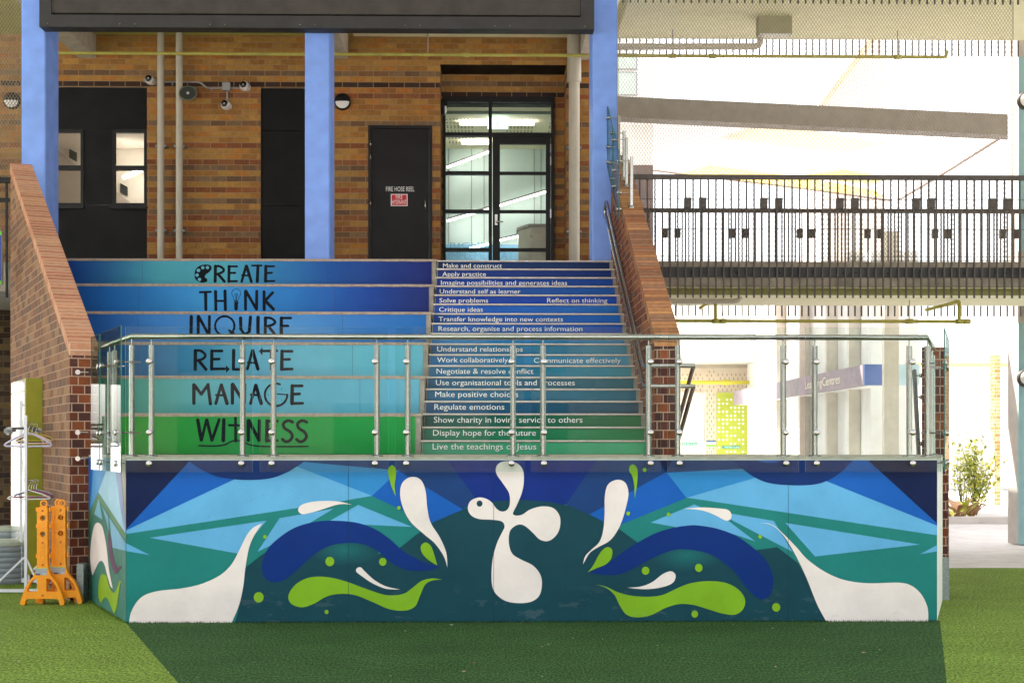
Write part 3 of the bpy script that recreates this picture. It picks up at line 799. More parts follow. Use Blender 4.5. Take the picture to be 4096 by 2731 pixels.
class Strokes:
    def __init__(s, tier):
        s.mb = MB(); s.y = TY[tier - 1] - 0.0104; s.n = 0
    def off(s): s.n += 1; return s.y - 0.00012 * s.n
    def line(s, pts, wd=24, smooth=False):
        pts = [Vector(p) for p in pts]
        if smooth:
            q = cat([tuple(p) for p in pts], (0, len(pts) - 1), 5)
            pts = q[:(len(pts) - 1) * 5 + 1]
        r = wd / 2 / 1.96
        yy = s.off()
        c = [Vector(w_(*p)) for p in pts]
        n = len(c); left, right = [], []
        for i in range(n):
            d = (c[min(i + 1, n - 1)] - c[max(i - 1, 0)]).normalized(); nn = Vector((-d.y, d.x))
            k = 1 + 0.07 * math.sin(i * 2.1 + s.n)
            left.append(c[i] + nn * r * k); right.append(c[i] - nn * r * k)
        d0 = (c[1] - c[0]).normalized(); d1 = (c[-1] - c[-2]).normalized()
        def capp(p, d):
            nn = Vector((-d.y, d.x))
            return [p + (nn * math.cos(a) + d * math.sin(a)) * r for a in [math.pi * j / 8 for j in range(1, 8)]]
        ring = left + capp(c[-1], d1) + right[::-1] + capp(c[0], -d0)
        ctr = P(c[n // 2].x, c[n // 2].y, yy)
        # strip body
        vs = [P(p.x, p.y, yy) for p in left] + [P(p.x, p.y, yy) for p in right]
        s.mb.add(vs, [(i, i + 1, n + i + 1, n + i) for i in range(n - 1)], 0)
        for p, d in ((c[-1], d1), (c[0], -d0)):
            nn = Vector((-d.y, d.x))
            arc = [p + nn * r] + capp(p, d) + [p - nn * r]
            s.mb.add([P(a.x, a.y, yy) for a in arc], [tuple(range(len(arc)))], 0)
    def fill(s, pts, m=0, smooth=False, corners=()):
        yy = s.off()
        q = cat(pts, corners) if smooth else [Vector(p) for p in pts]
        s.mb.poly([P(*w_(p[0], p[1]), yy) for p in q], m)
    def circ(s, x, y, r, m=0): s.fill([(x + r * math.cos(t * math.pi / 8), y + r * math.sin(t * math.pi / 8)) for t in range(16)], m)
    def arc(s, x, y, r, a0, a1, wd, ry=None):
        ry = ry or r; n = 22
        s.line([(x + r * math.cos(R(a0 + (a1 - a0) * i / n)), y + ry * math.sin(R(a0 + (a1 - a0) * i / n))) for i in range(n + 1)], wd)
    def done(s, parent, bgcol):
        for f_i, f in enumerate(s.mb.f):
            a, c, d = (Vector(s.mb.v[i]) for i in f[:3])
            if (c - a).cross(d - a).y > 0: s.mb.f[f_i] = f[::-1]
        s.mb.build("lettering", [M['ink'], pbr("letter gap colour", tuple(v * .95 for v in lin(bgcol)[:3]), .4, var=.03)], parent)
def E_(s, x, t, m_, b_, w0, w1, w2, wd, th=None):
    s.line([(x, t), (x - 2, b_)], wd); s.line([(x, t), (x + w0, t)], th or wd * .8); s.line([(x, m_), (x + w1, m_ - 2)], th or wd * .8); s.line([(x, b_), (x + w2, b_ - 2)], th or wd * .8)
def R_(s, x, t, m_, b_, w, wd):
    s.line([(x, t), (x - 2, b_)], wd)
    s.line([(x, t), (x + w * .55, t + 2), (x + w, t + (m_ - t) * .45), (x + w * .7, m_ - 14), (x + 4, m_)], wd * .8, True)
    s.line([(x + w * .35, m_), (x + w + 4, b_)], wd * .95)
def A_(s, x0, x1, t, b_, bar, wd):
    xm = (x0 + x1) / 2
    s.line([(xm - 3, t), (x0, b_)], wd * .85); s.line([(xm, t), (x1, b_)], wd); s.line([(x0 + 2, bar), (x1 - 12, bar + 3)], wd * .62)
def N_(s, x0, x1, t, b_, wd):
    s.line([(x0, t), (x0, b_)], wd); s.line([(x0 + 3, t - 2), (x1 - 6, b_ - 6)], wd); s.line([(x1, t), (x1 - 2, b_)], wd)
def write_tier(k, parent):
    s = Strokes(k)
    if k == 6:
        s.fill([(153, 185), (160, 135), (195, 103), (245, 94), (280, 103), (287, 128), (268, 153), (243, 172), (234, 193), (252, 208), (250, 228), (215, 237), (180, 226), (160, 207)], 0, True)
        for x, y, r in [(218, 119, 13), (254, 118, 13), (184, 140, 14), (173, 177, 13), (192, 211, 13)]: s.circ(x, y, r, 1)
        R_(s, 317, 107, 172, 226, 66, 24); E_(s, 424, 109, 161, 226, 62, 48, 62, 24, 16); A_(s, 523, 598, 106, 227, 178, 24)
        s.line([(604, 103), (678, 102)], 15); s.line([(650, 105), (645, 226)], 24); E_(s, 712, 108, 161, 225, 64, 48, 66, 24, 16)
        col = (76, 165, 188)
    elif k == 5:
        s.line([(195, 311), (280, 308)], 17); s.line([(240, 312), (242, 446)], 25); s.line([(318, 306), (320, 446)], 25); s.line([(392, 302), (395, 446)], 25); s.line([(322, 379), (390, 379)], 17)
        s.arc(480, 320, 35, 130, 410, 4); s.line([(457, 346), (466, 372), (494, 372), (503, 346)], 4, True)
        s.line([(470, 332), (478, 344), (479, 370)], 4); s.line([(490, 332), (483, 344), (481, 370)], 4); s.line([(468, 330), (480, 322), (492, 330)], 4)
        s.line([(466, 378), (494, 384)], 7); s.line([(466, 388), (494, 392)], 7); s.line([(466, 397), (494, 400)], 7); s.line([(479, 404), (479, 440)], 28)
        N_(s, 553, 641, 304, 444, 24); s.line([(698, 308), (699, 446)], 24); s.line([(766, 314), (706, 378)], 22); s.line([(714, 384), (772, 444)], 24)
        col = (62, 154, 220)
    elif k == 4:
        s.line([(128, 502), (125, 655)], 26); N_(s, 182, 270, 502, 650, 24); s.arc(390, 575, 76, 0, 360, 17); s.line([(425, 610), (468, 640)], 18)
        s.line([(514, 512), (516, 600), (545, 640), (582, 620), (592, 505)], 25, False); s.line([(651, 508), (650, 655)], 27)
        R_(s, 709, 512, 580, 650, 76, 25); E_(s, 834, 513, 576, 648, 75, 52, 75, 26, 19); col = (84, 152, 216)
    elif k == 3:
        R_(s, 160, 768, 848, 914, 78, 27); E_(s, 289, 771, 836, 912, 80, 58, 100, 27, 21); s.fill([(398, 882), (430, 912), (400, 942)])
        s.line([(460, 766), (458, 912)], 27); s.line([(458, 915), (510, 915)], 22); A_(s, 568, 650, 768, 912, 862, 26)
        s.line([(690, 771), (800, 770)], 19); s.fill([(656, 772), (686, 744), (686, 806)]); s.line([(757, 776), (757, 912)], 26); E_(s, 839, 773, 838, 914, 80, 60, 80, 28, 21)
        col = (80, 160, 190)
    elif k == 2:
        s.line([(148, 1036), (148, 1180)], 27); s.line([(150, 1036), (205, 1108)], 25); s.line([(207, 1108), (260, 1034)], 25); s.line([(258, 1036), (278, 1184)], 27)
        A_(s, 320, 408, 1038, 1182, 1116, 27); N_(s, 450, 546, 1034, 1178, 27); A_(s, 592, 676, 1040, 1182, 1114, 27)
        s.arc(792, 1114, 88, 0, 290, 17); s.line([(800, 1108), (880, 1112)], 9)
        for a in range(0, 360, 45): s.line([(792 + 58 * math.cos(R(a)), 1114 + 58 * math.sin(R(a))), (792 + 66 * math.cos(R(a)), 1114 + 66 * math.sin(R(a)))], 4)
        E_(s, 919, 1044, 1109, 1182, 78, 58, 82, 29, 22); col = (92, 170, 196)
    else:
        s.line([(178, 1312), (206, 1468)], 27); s.line([(208, 1468), (246, 1312)], 22); s.line([(250, 1312), (288, 1468)], 26); s.line([(290, 1468), (346, 1310)], 25)
        s.line([(382, 1312), (378, 1472)], 30); s.line([(474, 1296), (476, 1478)], 22); s.line([(424, 1352), (522, 1354)], 19)
        N_(s, 575, 662, 1318, 1470, 28); E_(s, 722, 1320, 1390, 1474, 80, 62, 80, 30, 22)
        for dx in (0, 111): s.line([(922 + dx, 1328), (885 + dx, 1316), (850 + dx, 1340), (860 + dx, 1376), (900 + dx, 1402), (920 + dx, 1436), (902 + dx, 1470), (868 + dx, 1481), (842 + dx, 1462)], 24, True)
        s.line([(188, 1512), (300, 1515), (385, 1506), (435, 1482), (480, 1471), (530, 1482), (590, 1506), (680, 1518), (860, 1519), (1044, 1518)], 12, True)
        col = (34, 150, 76)
    s.done(parent, col)
for j in range(6):
    y = TY[j]; z0 = DK + 3 * RS * j; z1 = DK + 3 * RS * (j + 1)
    b = MB()
    xl0 = wallx(y) + 0.0; xl1 = wallx(y + TG)
    yb_ = y + TG if j < 5 else y + 0.5
    pl = [(xl0, y), (SX0 - 0.02, y), (SX0 - 0.02, yb_), (wallx(yb_), yb_)]
    b.hexa(pl, z0 - (0.3 if j else 0), z1 - 0.001)
    t_ = b.build("tier", M['concrete'], tiers)
    seams = [X(p, y) for p in ((570, 1310), (556, 1338), (552, 1371), (556, 1410), (500, 1440), (560, 1400))[5 - j]]
    gradient_panel("riser_panel", xl0 - 0.1, SX0 - 0.075, y - 0.010, z0 + 0.004, z1 - 0.034, TSTOPS[j], t_, seams=seams[:2] if j else ())
    b = MB(); n = 60
    for i in range(n):      # slightly uneven worn edge
        xa = xl0 - .1 + (SX0 - .005 - xl0 + .1) * i / n; xb = xl0 - .1 + (SX0 - .005 - xl0 + .1) * (i + 1) / n
        w1 = .004 * math.sin(i * 1.7 + j); w2 = .004 * math.sin((i + 1) * 1.7 + j)
        b.add([(xa, y - .016, z1 - .032 - w1), (xb, y - .016, z1 - .032 - w2), (xb, y - .02, z1 - .006), (xa, y - .02, z1 - .006), (xa, y + .03, z1 + .002), (xb, y + .03, z1 + .002)],
              [(0, 1, 2, 3), (3, 2, 5, 4)])
    b.build("nosing", M['nosing_c'], t_)
    write_tier(j + 1, t_)

# ------------------------------------------------------------ brick wing walls
def wall_thing(name, label, cat_, p0, d, n_out, profile, th, mats, cope_mat, pier_mat=None, pier_th=0.0):
    """a wall whose outer foot runs from p0 along d; profile: list of (distance, top height); thickness opposite n_out"""
    t = thing(name, (p0.x, p0.y, 0), label, cat_)
    inn = -n_out * th
    b = MB()
    pts = [(0, 0.0)] + [(s_, z - 0.115) for s_, z in profile] + [(profile[-1][0], 0.0)]
    outer = [p0 + d * s_ + Vector((0, 0, z)) for s_, z in pts]
    inner = [p + inn for p in outer]
    k = len(outer)
    # orientation decided by recalculating below
    def face(idx, m): b.add([idx[i] for i in range(len(idx))], [tuple(range(len(idx)))], m)
    flip = d.cross(n_out).z > 0
    o_ = outer if not flip else outer[::-1]
    i_ = inner[::-1] if not flip else inner
    face(o_[::-1], 0); face(i_[::-1], 1)
    e0 = [outer[0], inner[0], inner[1], outer[1]]
    if flip: pass
    face(e0 if not flip else e0, 2)
    e1 = [outer[-1], outer[-2], inner[-2], inner[-1]]
    face(e1, 1)
    for i in range(1, k - 2):
        face([outer[i], outer[i + 1], inner[i + 1], inner[i]], 1)
    o = b.build("wall", mats, t)
    import bmesh as bm_
    bm = bm_.new(); bm.from_mesh(o.data); bm_.ops.recalc_face_normals(bm, faces=bm.faces); bm.to_mesh(o.data); bm.free()
    # coping of bricks laid across
    b = MB()
    oh = n_out * 0.006
    for (s0, z0), (s1, z1) in zip(profile, profile[1:]):
        if s1 - s0 < 1e-4: continue
        a0 = p0 + d * s0 + Vector((0, 0, z0)); a1 = p0 + d * s1 + Vector((0, 0, z1))
        A0, A1, B0, B1 = a0 + oh, a1 + oh, a0 + inn - oh, a1 + inn - oh
        dn = Vector((0, 0, -0.115))
        vs = [A0, A1, B1, B0, A0 + dn, A1 + dn, B1 + dn, B0 + dn]
        b.add(vs, [(0, 1, 2, 3), (7, 6, 5, 4), (0, 4, 5, 1), (3, 2, 6, 7), (1, 5, 6, 2), (0, 3, 7, 4)])
    c = b.build("coping", [cope_mat], t)
    bm = bm_.new(); bm.from_mesh(c.data); bm_.ops.recalc_face_normals(bm, faces=bm.faces); bm.to_mesh(c.data); bm.free()
    # coping pattern runs along the slope: u across, v along
    uv = c.data.uv_layers["UVMap"]
    for p in c.data.polygons:
        for li in p.loop_indices:
            co = c.data.vertices[c.data.loops[li].vertex_index].co - p0
            s_ = co.dot(d); z_ = co.z
            dz = (profile[-1][1] - profile[0][1]) / (profile[-1][0] - profile[0][0])
            L_ = math.sqrt(1 + dz * dz)
            ny = abs(p.normal.z)
            if abs(p.normal.dot(d)) > 0.9: uv.data[li].uv = (co.dot(n_out), co.z)
            else: uv.data[li].uv = (co.dot(n_out) + 0.47, (s_ + dz * z_) / L_)
    return t
zl0 = Z(1372, 330, 13.25)
nL = nrmL
pL = Vector((X(279, 13.25), 13.25, 0))
lenL = (17.55 - 13.25) / dirL.y
zl1 = Z(652, 60, 17.55)
lw = wall_thing("wing_wall", "tall splayed brown brick wall with a salmon brick-on-edge coping, left of the tiers", "brick wall", pL, dirL, nL,
                [(0, zl0), (lenL, zl1)], 0.235 / abs(dirL.y) * 0.98, [M['brick_grey'], M['brick_red'], M['brick_pier']], M['cope_l'])
pR = Vector((1.600 + 0.235, 13.25, 0))
zr0 = E + 1.036
rw = wall_thing("wing_wall", "sloping red-brown brick wall with an orange-brown coping beside the narrow steps", "brick wall", pR, Vector((0, 1, 0)), Vector((1, 0, 0)),
                [(0, zr0), (18.3 - 13.25, zr0 + .5511 * (18.3 - 13.25))], 0.235, [M['brick_red'], M['brick_red'], M['brick_pier']], M['cope_r'])
# short brick pier at the right-hand end of the platform
pp = thing("brick_pier", (X(3735, 13.3), 13.3, 0), "short dark brick pier with a galvanised foot at the right end of the platform", "brick pier")
x0p, x1p = X(3687, 13.3), X(3791, 13.3)
b = MB(); zt = Z(1389, 3735, 13.3)
vp = dirR
b.hexa([(x0p, 13.3), (x1p, 13.3), (x1p + vp.x * .45, 13.3 + .42), (x0p + vp.x * .45, 13.3 + .42)], 0.0, zt)
b.build("shaft", M['brick_pier'], pp)
b = MB()
b.box(X(3762, 13.25), X(3790, 13.25), 13.2, 13.29, 0.0, Z(2229, 3775, 13.2))
b.build("post_foot", M['galv'], pp)
lp = MB()
lp.box(X(325, 13.25) + .0, X(352, 13.25), 13.10, 13.24, 0, Z(2250, 340, 13.2))
lpo = tag(lp.build("post_foot", M['galv']), "short galvanised post foot between the left brick wall and the platform", "post foot")

# ------------------------------------------------------------ building facade
BH = 0.0862
zdark = Z(337, 700, FY)
zoff = zdark - BH / 2
M['brick_face'] = brick_mat("banded tan brick wall", FACE_PAL, (150, 122, 92), attr=True, zoff=zoff % BH)
T_, R1, G_, D_, O_ = (188, 142, 78), (156, 102, 68), (138, 112, 86), (74, 56, 50), (182, 130, 72)
seq = {0: D_, 1: T_, 2: G_, 3: T_, 4: T_, 5: O_, 6: T_, 7: T_, 8: T_, -1: O_, -2: R1, -3: T_, -4: O_, -5: T_, -6: T_, -7: G_, -8: T_, -9: T_, -10: T_, -11: R1, -12: T_, -13: T_, -14: R1, -15: G_, -16: T_, -17: G_,
       -18: T_, -19: R1, -20: T_, -21: G_, -22: T_, -23: G_, -24: R1, -25: T_, -26: R1, -27: G_, -28: R1, -29: T_, -30: T_, -31: R1}
def rowcol(i):
    if i in seq: return lin(seq[i])
    return lin([T_, T_, R1, G_, T_][(i * 7 + 3) % 5])
def brick_rows(b, x0, x1, y, z0, z1, holes=(), flipx=None, m=0):
    """brick wall facing -Y (or, with flipx, a reveal from y to y+flipx at x0), one strip per course"""
    i = math.floor((z0 - zoff) / BH)
    while zoff + i * BH < z1 - 1e-4:
        a, c = max(z0, zoff + i * BH), min(z1, zoff + (i + 1) * BH)
        cuts = sorted({a, c} | {h for hh in holes for h in hh[2:4] if a < h < c})
        for q0, q1 in zip(cuts, cuts[1:]):
            mid = (q0 + q1) / 2
            if flipx is not None:
                if flipx > 0: b.quad((x0, y, q0), (x0, y + flipx, q0), (x0, y + flipx, q1), (x0, y, q1), m, rowcol(i))
                else: b.quad((x0, y - flipx, q0), (x0, y, q0), (x0, y, q1), (x0, y - flipx, q1), m, rowcol(i))
                continue
            xs = [(x0, x1)]
            for h0, h1, hz0, hz1 in holes:
                if hz0 < mid < hz1:
                    ns = []
                    for s0, s1 in xs:
                        if h1 <= s0 or h0 >= s1: ns.append((s0, s1)); continue
                        if h0 > s0: ns.append((s0, h0))
                        if h1 < s1: ns.append((h1, s1))
                    xs = ns
            for s0, s1 in xs: b.quad((s0, y, q0), (s1, y, q0), (s1, y, q1), (s0, y, q1), m, rowcol(i))
        i += 1
bld = thing("brick_building", (-3, FY, 0), "two-tone banded tan brick building with black cladding panels, windows and doors above the steps", "building")
xa0, xa1 = X(150, FY), X(588, FY); ztA = Z(349, 400, FY)
xb0, xb1 = X(1043, FY), X(1262, FY)
xf0, xf1 = X(1473, FY), X(1729, FY); ztF = Z(502, 1600, FY)
xr0, xr1 = X(1761, FY), X(2265, FY); ztR = Z(260, 2000, FY)
ZS = E + 6.3                        # soffit height
XE = X(2382, FY)                    # right end of the facade (behind the column)
YR = 21.97                          # back of the door recess
b = MB()
holes = [(xa0, xa1, LAND, ztA), (xb0, xb1, LAND, ztA), (xf0, xf1, LAND, ztF), (xr0, xr1, LAND, ztR)]
brick_rows(b, -20, XE, FY, LAND - 0.4, ZS + 0.3, holes)
# reveals of the recess
brick_rows(b, xr0, 0, FY, LAND, ztR, flipx=-(FY - YR) if False else (YR - FY))
i0 = len(b.f)
brick_rows(b, xr1, 0, FY, LAND, ztR, flipx=-(YR - FY))
gx0, gx1, gzt = X(1773, YR), X(2217, YR), Z(390, 2000, YR)
brick_rows(b, xr0, xr1, YR, LAND, ztR, [(gx0, gx1, LAND, gzt)])
b.build("wall", M['brick_face'], bld)
b = MB()
b.quad((xr0, FY, ztR), (xr1, FY, ztR), (xr1, YR, ztR), (xr0, YR, ztR))
b.box(xr0, xr1, FY + .002, YR - .002, ztR + .001, ztR + .05)
b.build("recess_head", M['black_panel'], bld)
b = MB()      # back of the building: blocks the sun, roofs and end wall
b.box(-20, XE, FY + 4.3, FY + 4.5, LAND - .3, 11.5); b.box(-7.9, XE, FY + 4.3, FY + 4.5, 0, LAND - .301); b.box(-20, XE, FY + .01, FY + 4.3, 9.8, 10.0); b.box(XE - .2, XE, FY + .01, FY + 4.3, 0, 10)
b.box(-20, XE - .2, FY + .01, FY + 4.3, LAND - .3, LAND - .01)
b.box(-20, XE, FY, FY + .3, ZS + .3, 13.5)
b.build("rear_wall", pbr("rendered wall", (0.5, 0.48, 0.44), 0.8), bld)
# cladding panels with their joints
for (x0, x1, splits) in ((xa0, xa1, (772, 1222)), (xb0, xb1, (775, 1225))):
    zs = [LAND] + sorted([Z(s_ / 1.493, 600, FY) for s_ in splits]) + [ztA]
    wins = []
    if x0 == xa0:
        for (wx0, wx1) in ((230, 497), (668, 876)):
            wins.append((X(wx0 / 1.493, FY), X(wx1 / 1.493, FY), Z(1236 / 1.493, 400, FY), Z(773 / 1.493, 400, FY)))
    b = MB()
    for z0, z1 in zip(zs, zs[1:]):
        xs = [x0] + ([wins[0][1], wins[1][0]] if wins and z0 > LAND and z1 < ztA else []) + [x1]
        if len(xs) == 4:
            b.box(xs[1] + .003, xs[2] - .003, FY + .03, FY + .06, z0 + .003, z1 - .003)
            b.box(wins[1][1] + .001, x1, FY + .03, FY + .06, z0 + .003, z1 - .003)
        else: b.box(x0, x1, FY + .03, FY + .06, z0 + .003, z1 - .003)
    b.build("cladding_panel", M['black_panel'], bld)
    if not wins:
        b = MB(); b.box(x0 - .0, x1, FY + .064, FY + .08, LAND, ztA); b.build("backing", M['dark_hole'], bld)
    for (wx0, wx1, wz0, wz1) in wins:
        wf = MB(); fr = .045
        wf.box(wx0, wx1, FY + .01, FY + .09, wz0, wz0 + fr * 1.4); wf.box(wx0, wx1, FY + .01, FY + .09, wz1 - fr, wz1)
        wf.box(wx0, wx0 + fr, FY + .011, FY + .089, wz0 + fr * 1.4, wz1 - fr); wf.box(wx1 - fr, wx1, FY + .011, FY + .089, wz0 + fr * 1.4, wz1 - fr)
        zm = Z(1001 / 1.493, 400, FY)
        wf.box(wx0 + fr, wx1 - fr, FY + .011, FY + .089, zm - .035, zm + .035)
        wf.box(wx0 - .02, wx1 + .015, FY - .03, FY + .009, wz0 - .03, wz0 + .005)
        wo = wf.build("window", M['black_metal'], bld)
        gp = MB()
        for q0, q1 in ((wz0 + fr * 1.4, zm - .035), (zm + .035, wz1 - fr)):
            gp.quad((wx0 + fr, FY + .05, q0), (wx1 - fr, FY + .05, q0), (wx1 - fr, FY + .05, q1), (wx0 + fr, FY + .05, q1))
        gp.build("pane", M['window'], wo)
# room behind the left windows
M['room_w'] = pbr("room plaster", (0.74, 0.66, 0.56), 0.8, var=0.05)
M['lamp'] = emit("lamp tube", (1.0, 0.94, 0.84), 11)
yb = FY + 3.2
b = MB()
rx0, rx1 = xa0 - 1.5, xa1 + 1.6; cz = Z(890 / 1.493, 400, yb)
b.quad((rx0, yb, LAND), (rx1, yb, LAND), (rx1, yb, cz), (rx0, yb, cz))
b.quad((rx0, FY + .1, cz), (rx1, FY + .1, cz), (rx1, yb, cz), (rx0, yb, cz))
b.quad((rx0, FY + .1, LAND), (rx0, yb, LAND), (rx0, yb, cz), (rx0, FY + .1, cz))
b.quad((rx1, FY + .1, LAND), (rx1, yb, LAND), (rx1, yb, cz), (rx1, FY + .1, cz))
b.quad((rx0, FY + .1, LAND), (rx1, FY + .1, LAND), (rx1, yb, LAND), (rx0, yb, LAND))
b.build("room", M['room_w'], bld)
b = MB()
def c1(x, y, Y): return P(x / 1.493, y / 1.493, Y)
for (ax, ay, bx, by, w_b) in ((735, 1062, 845, 1016, .045),):
    b.bar(c1(ax, ay, yb - .5), c1(bx, by, yb - .5), .08, w_b)
p = c1(430, 830, FY + 1.6)
b.lathe((p.x, p.y, cz - .001), (0, 0, -1), [(.13, 0), (.12, .02)], 16)
b.build("ceiling_lamp", M['lamp'], bld)
b = MB()
for cx, cy in ((436, 925), (740, 1130)):
    for i in range(6):
        a0 = c1(cx - 22, cy - 32 + i * 9, yb - .03); a1 = c1(cx + 22, cy - 8 + i * 9, yb - .03)
        b.bar(a0, a1, .02, .02)
b.build("air_vent", M['dark_hole'], bld)
b = MB()
b.poly([c1(345, 895, yb - .01), c1(500, 1030, yb - .01), c1(500, 1210, yb - .01), c1(345, 1210, yb - .01)])
b.poly([c1(690, 1140, yb - .01), c1(780, 1210, yb - .01), c1(690, 1212, yb - .01)])
b.build("slanting_bulkhead", pbr("room bulkhead", (0.52, 0.44, 0.36), .8, var=.05), bld)

# fire cupboard door
b = MB()
fr = .05
b.box(xf0, xf0 + fr, FY - .01, FY + .08, LAND, ztF); b.box(xf1 - fr, xf1, FY - .01, FY + .08, LAND, ztF); b.box(xf0 + fr, xf1 - fr, FY - .01, FY + .08, ztF - fr, ztF)
b.build("door_frame", M['black_metal'], bld)
b = MB()
b.box(xf0 + fr + .004, xf1 - fr - .004, FY + .015, FY + .055, LAND + .01, ztF - fr - .004)
door = b.build("door", pbr("charcoal door", (0.012, 0.011, 0.012), 0.55, var=0.2, nscale=3, bmp=.1, spec=.25), bld)
def q2(x, y, Y): return P(1200 + x / 1.493, y / 1.493, Y)
b = MB()
a = q2(748, 1193, FY - .03); c = q2(748, 1255, FY - .03)
b.tube([(a.x, FY + .014, a.z), (a.x, FY - .035, a.z - .004), (c.x, FY - .035, c.z + .004), (c.x, FY + .014, c.z)], .009, 8)
b.build("handle", M['steel'], door)
b = MB()
for y0, y1 in ((840, 878), (918, 956), (1193, 1232)):
    a = q2(421, y0, FY); c = q2(421, y1, FY); b.cyl((a.x, FY - .008, a.z), (a.x, FY - .008, c.z), .009, 8)
b.build("hinge", M['steel'], door)
a, c = q2(542, 1158, FY), q2(642, 1230, FY)
b = MB()
b.box(a.x, c.x, FY + .0125, FY + .0149, c.z, a.z, 0); b.box(a.x + .012, c.x - .012, FY + .0112, FY + .0124, c.z + .012, a.z - .012, 1)
sg = b.build("sign", [M['white_ink'], M['red']], door)
h_ = a.z - c.z
lettering([("FIRE", q2(572, 0, FY).x, q2(612, 0, FY).x, c.z + h_ * .58, .062, FY + .0105, 0), ("HYDRANT", q2(549, 0, FY).x, q2(636, 0, FY).x, c.z + h_ * .17, .062, FY + .0105, 0)], sg, [M['white_ink']])
lettering([("FIRE HOSE REEL", q2(513, 0, FY).x, q2(683, 0, FY).x, Z(1142 / 1.493, 1600, FY), .072, FY + .0142, 0)], door, [M['white_ink']])

# glazed entrance in the recess
def d4(x, y, Y=YR): return P(1700 + x / 1.8446, 250 + y / 1.8446, Y)
def dx(x): return d4(x, 0).x
def dz(y): return d4(500, y).z
b = MB(); y0, y1 = YR - .06, YR + .06
b.box(gx0, dx(153), y0, y1, LAND, gzt); b.box(dx(929), gx1, y0, y1, LAND, gzt); b.box(dx(153), dx(929), y0, y1, dz(300), gzt)
b.box(dx(469), dx(495), y0, y1, LAND, dz(300))
b.box(dx(153), dx(469), y0 + .001, y1, dz(549), dz(523)); b.box(dx(495), dx(929), y0 + .001, y1, dz(549), dz(523))
for a, c in ((807, 831), (1089, 1113), (1371, 1396)): b.box(dx(153), dx(469), y0 + .01, y1, dz(c), dz(a))
ent = b.build("entrance_frame", M['black_metal'], bld)
b = MB(); y2, y3 = YR - .045, YR + .02
b.box(dx(499), dx(553), y2, y3, LAND + .01, dz(551)); b.box(dx(891), dx(926), y2, y3, LAND + .01, dz(551)); b.box(dx(553), dx(891), y2, y3, dz(607), dz(551))
for a, c in ((809, 831), (1091, 1113), (1371, 1396)): b.box(dx(553), dx(891), y2 + .004, y3, dz(c), dz(a))
b.box(dx(553), dx(891), y2 + .004, y3, LAND + .01, LAND + .1)
gd = b.build("door", M['black_metal'], bld)
b = MB()
b.quad((dx(553), YR, LAND + .1), (dx(891), YR, LAND + .1), (dx(891), YR, dz(607)), (dx(553), YR, dz(607)))
b.build("pane", M['window'], gd)
b = MB()
b.quad((dx(153), YR + .03, LAND), (dx(469), YR + .03, LAND), (dx(469), YR + .03, dz(300)), (dx(153), YR + .03, dz(300)))
b.quad((dx(495), YR + .03, dz(523)), (dx(929), YR + .03, dz(523)), (dx(929), YR + .03, dz(300)), (dx(495), YR + .03, dz(300)))
b.build("pane", M['window'], ent)
b = MB(); p = d4(525, 1163)
b.box(p.x - .022, p.x + .022, y2 - .012, y2 - .001, dz(1203), dz(1125)); b.cyl((p.x, y2 - .01, dz(1181)), (p.x, y2 - .06, dz(1181)), .012, 8); b.cyl((p.x - .005, y2 - .06, dz(1181)), (dx(576), y2 - .06, dz(1183)), .011, 8)
b.build("handle", M['steel'], gd)
b = MB()
for a, c in ((608, 670), (698, 762), (1088, 1150)):
    b.box(dx(921), dx(931), y2 - .02, y2 - .001, dz(c), dz(a))
b.build("hinge", M['steel'], gd)
# room behind the entrance
yb2 = 25.2; zc = E + 5.36
M['lamp2'] = emit("lobby lamp tube", (1.0, 0.96, 0.9), 3.2)
M['mint'] = pbr("pale mint wall", (0.62, 0.74, 0.70), .7, var=.03)
M['cream'] = pbr("cream acoustic ceiling", (0.80, 0.72, 0.50), .8, var=.05)
ex0, ex1 = xr0 - .6, xr1 + .12
b = MB()
b.quad((ex0, yb2, LAND), (ex1, yb2, LAND), (ex1, yb2, zc), (ex0, yb2, zc)); b.quad((ex0, YR + .1, LAND), (ex0, yb2, LAND), (ex0, yb2, zc), (ex0, YR + .1, zc))
b.quad((ex1, YR + .1, LAND), (ex1, yb2, LAND), (ex1, yb2, zc), (ex1, YR + .1, zc)); b.quad((ex0, YR + .1, LAND), (ex1, YR + .1, LAND), (ex1, yb2, LAND), (ex0, yb2, LAND))
b.quad((ex0, YR + .1, zc), (ex1, YR + .1, zc), (ex1, yb2, zc), (ex0, yb2, zc), 1)
b.box(ex0, ex1, YR + .35, YR + .4, Z(456, 2000, YR + .37), zc + .3, 2)
b.build("lobby", [M['mint'], M['cream'], pbr("green grey bulkhead", (0.16, 0.20, 0.17), .7)], bld)
b = MB()
for (xa_, xb_, yy, Yl) in ((258, 465, 432, 23.0), (610, 806, 432, 23.0), (272, 480, 575, 24.5)):
    a, c = d4(xa_, yy, Yl), d4(xb_, yy, Yl); b.box(a.x, c.x, Yl - .05, Yl + .05, zc - .06, zc - .005)
for (xa_, ya_, xb_, yb_) in ((163, 775, 475, 660), (545, 1058, 895, 953), (163, 1170, 475, 1080), (553, 1312, 760, 1265), (330, 1370, 470, 1340)):
    b.bar(d4(xa_, ya_, yb2 - .3), d4(xb_, yb_, yb2 - .3), .05, .028)
b.build("lamp", M['lamp2'], bld)
b = MB()
for (xa_, ya_, xb_, yb_) in ((163, 763, 475, 648), (545, 1046, 895, 941), (163, 1158, 475, 1068), (553, 1302, 760, 1255)):
    b.bar(d4(xa_, ya_, yb2 - .29), d4(xb_, yb_, yb2 - .29), .07, .035)
for xx in (175, 343, 436, 806, 856): b.box(d4(xx, 0, yb2).x - .006, d4(xx, 0, yb2).x + .006, yb2 - .02, yb2 - .003, LAND, zc)
b.build("lamp_rail", M['grey_pl'], bld)
b = MB()
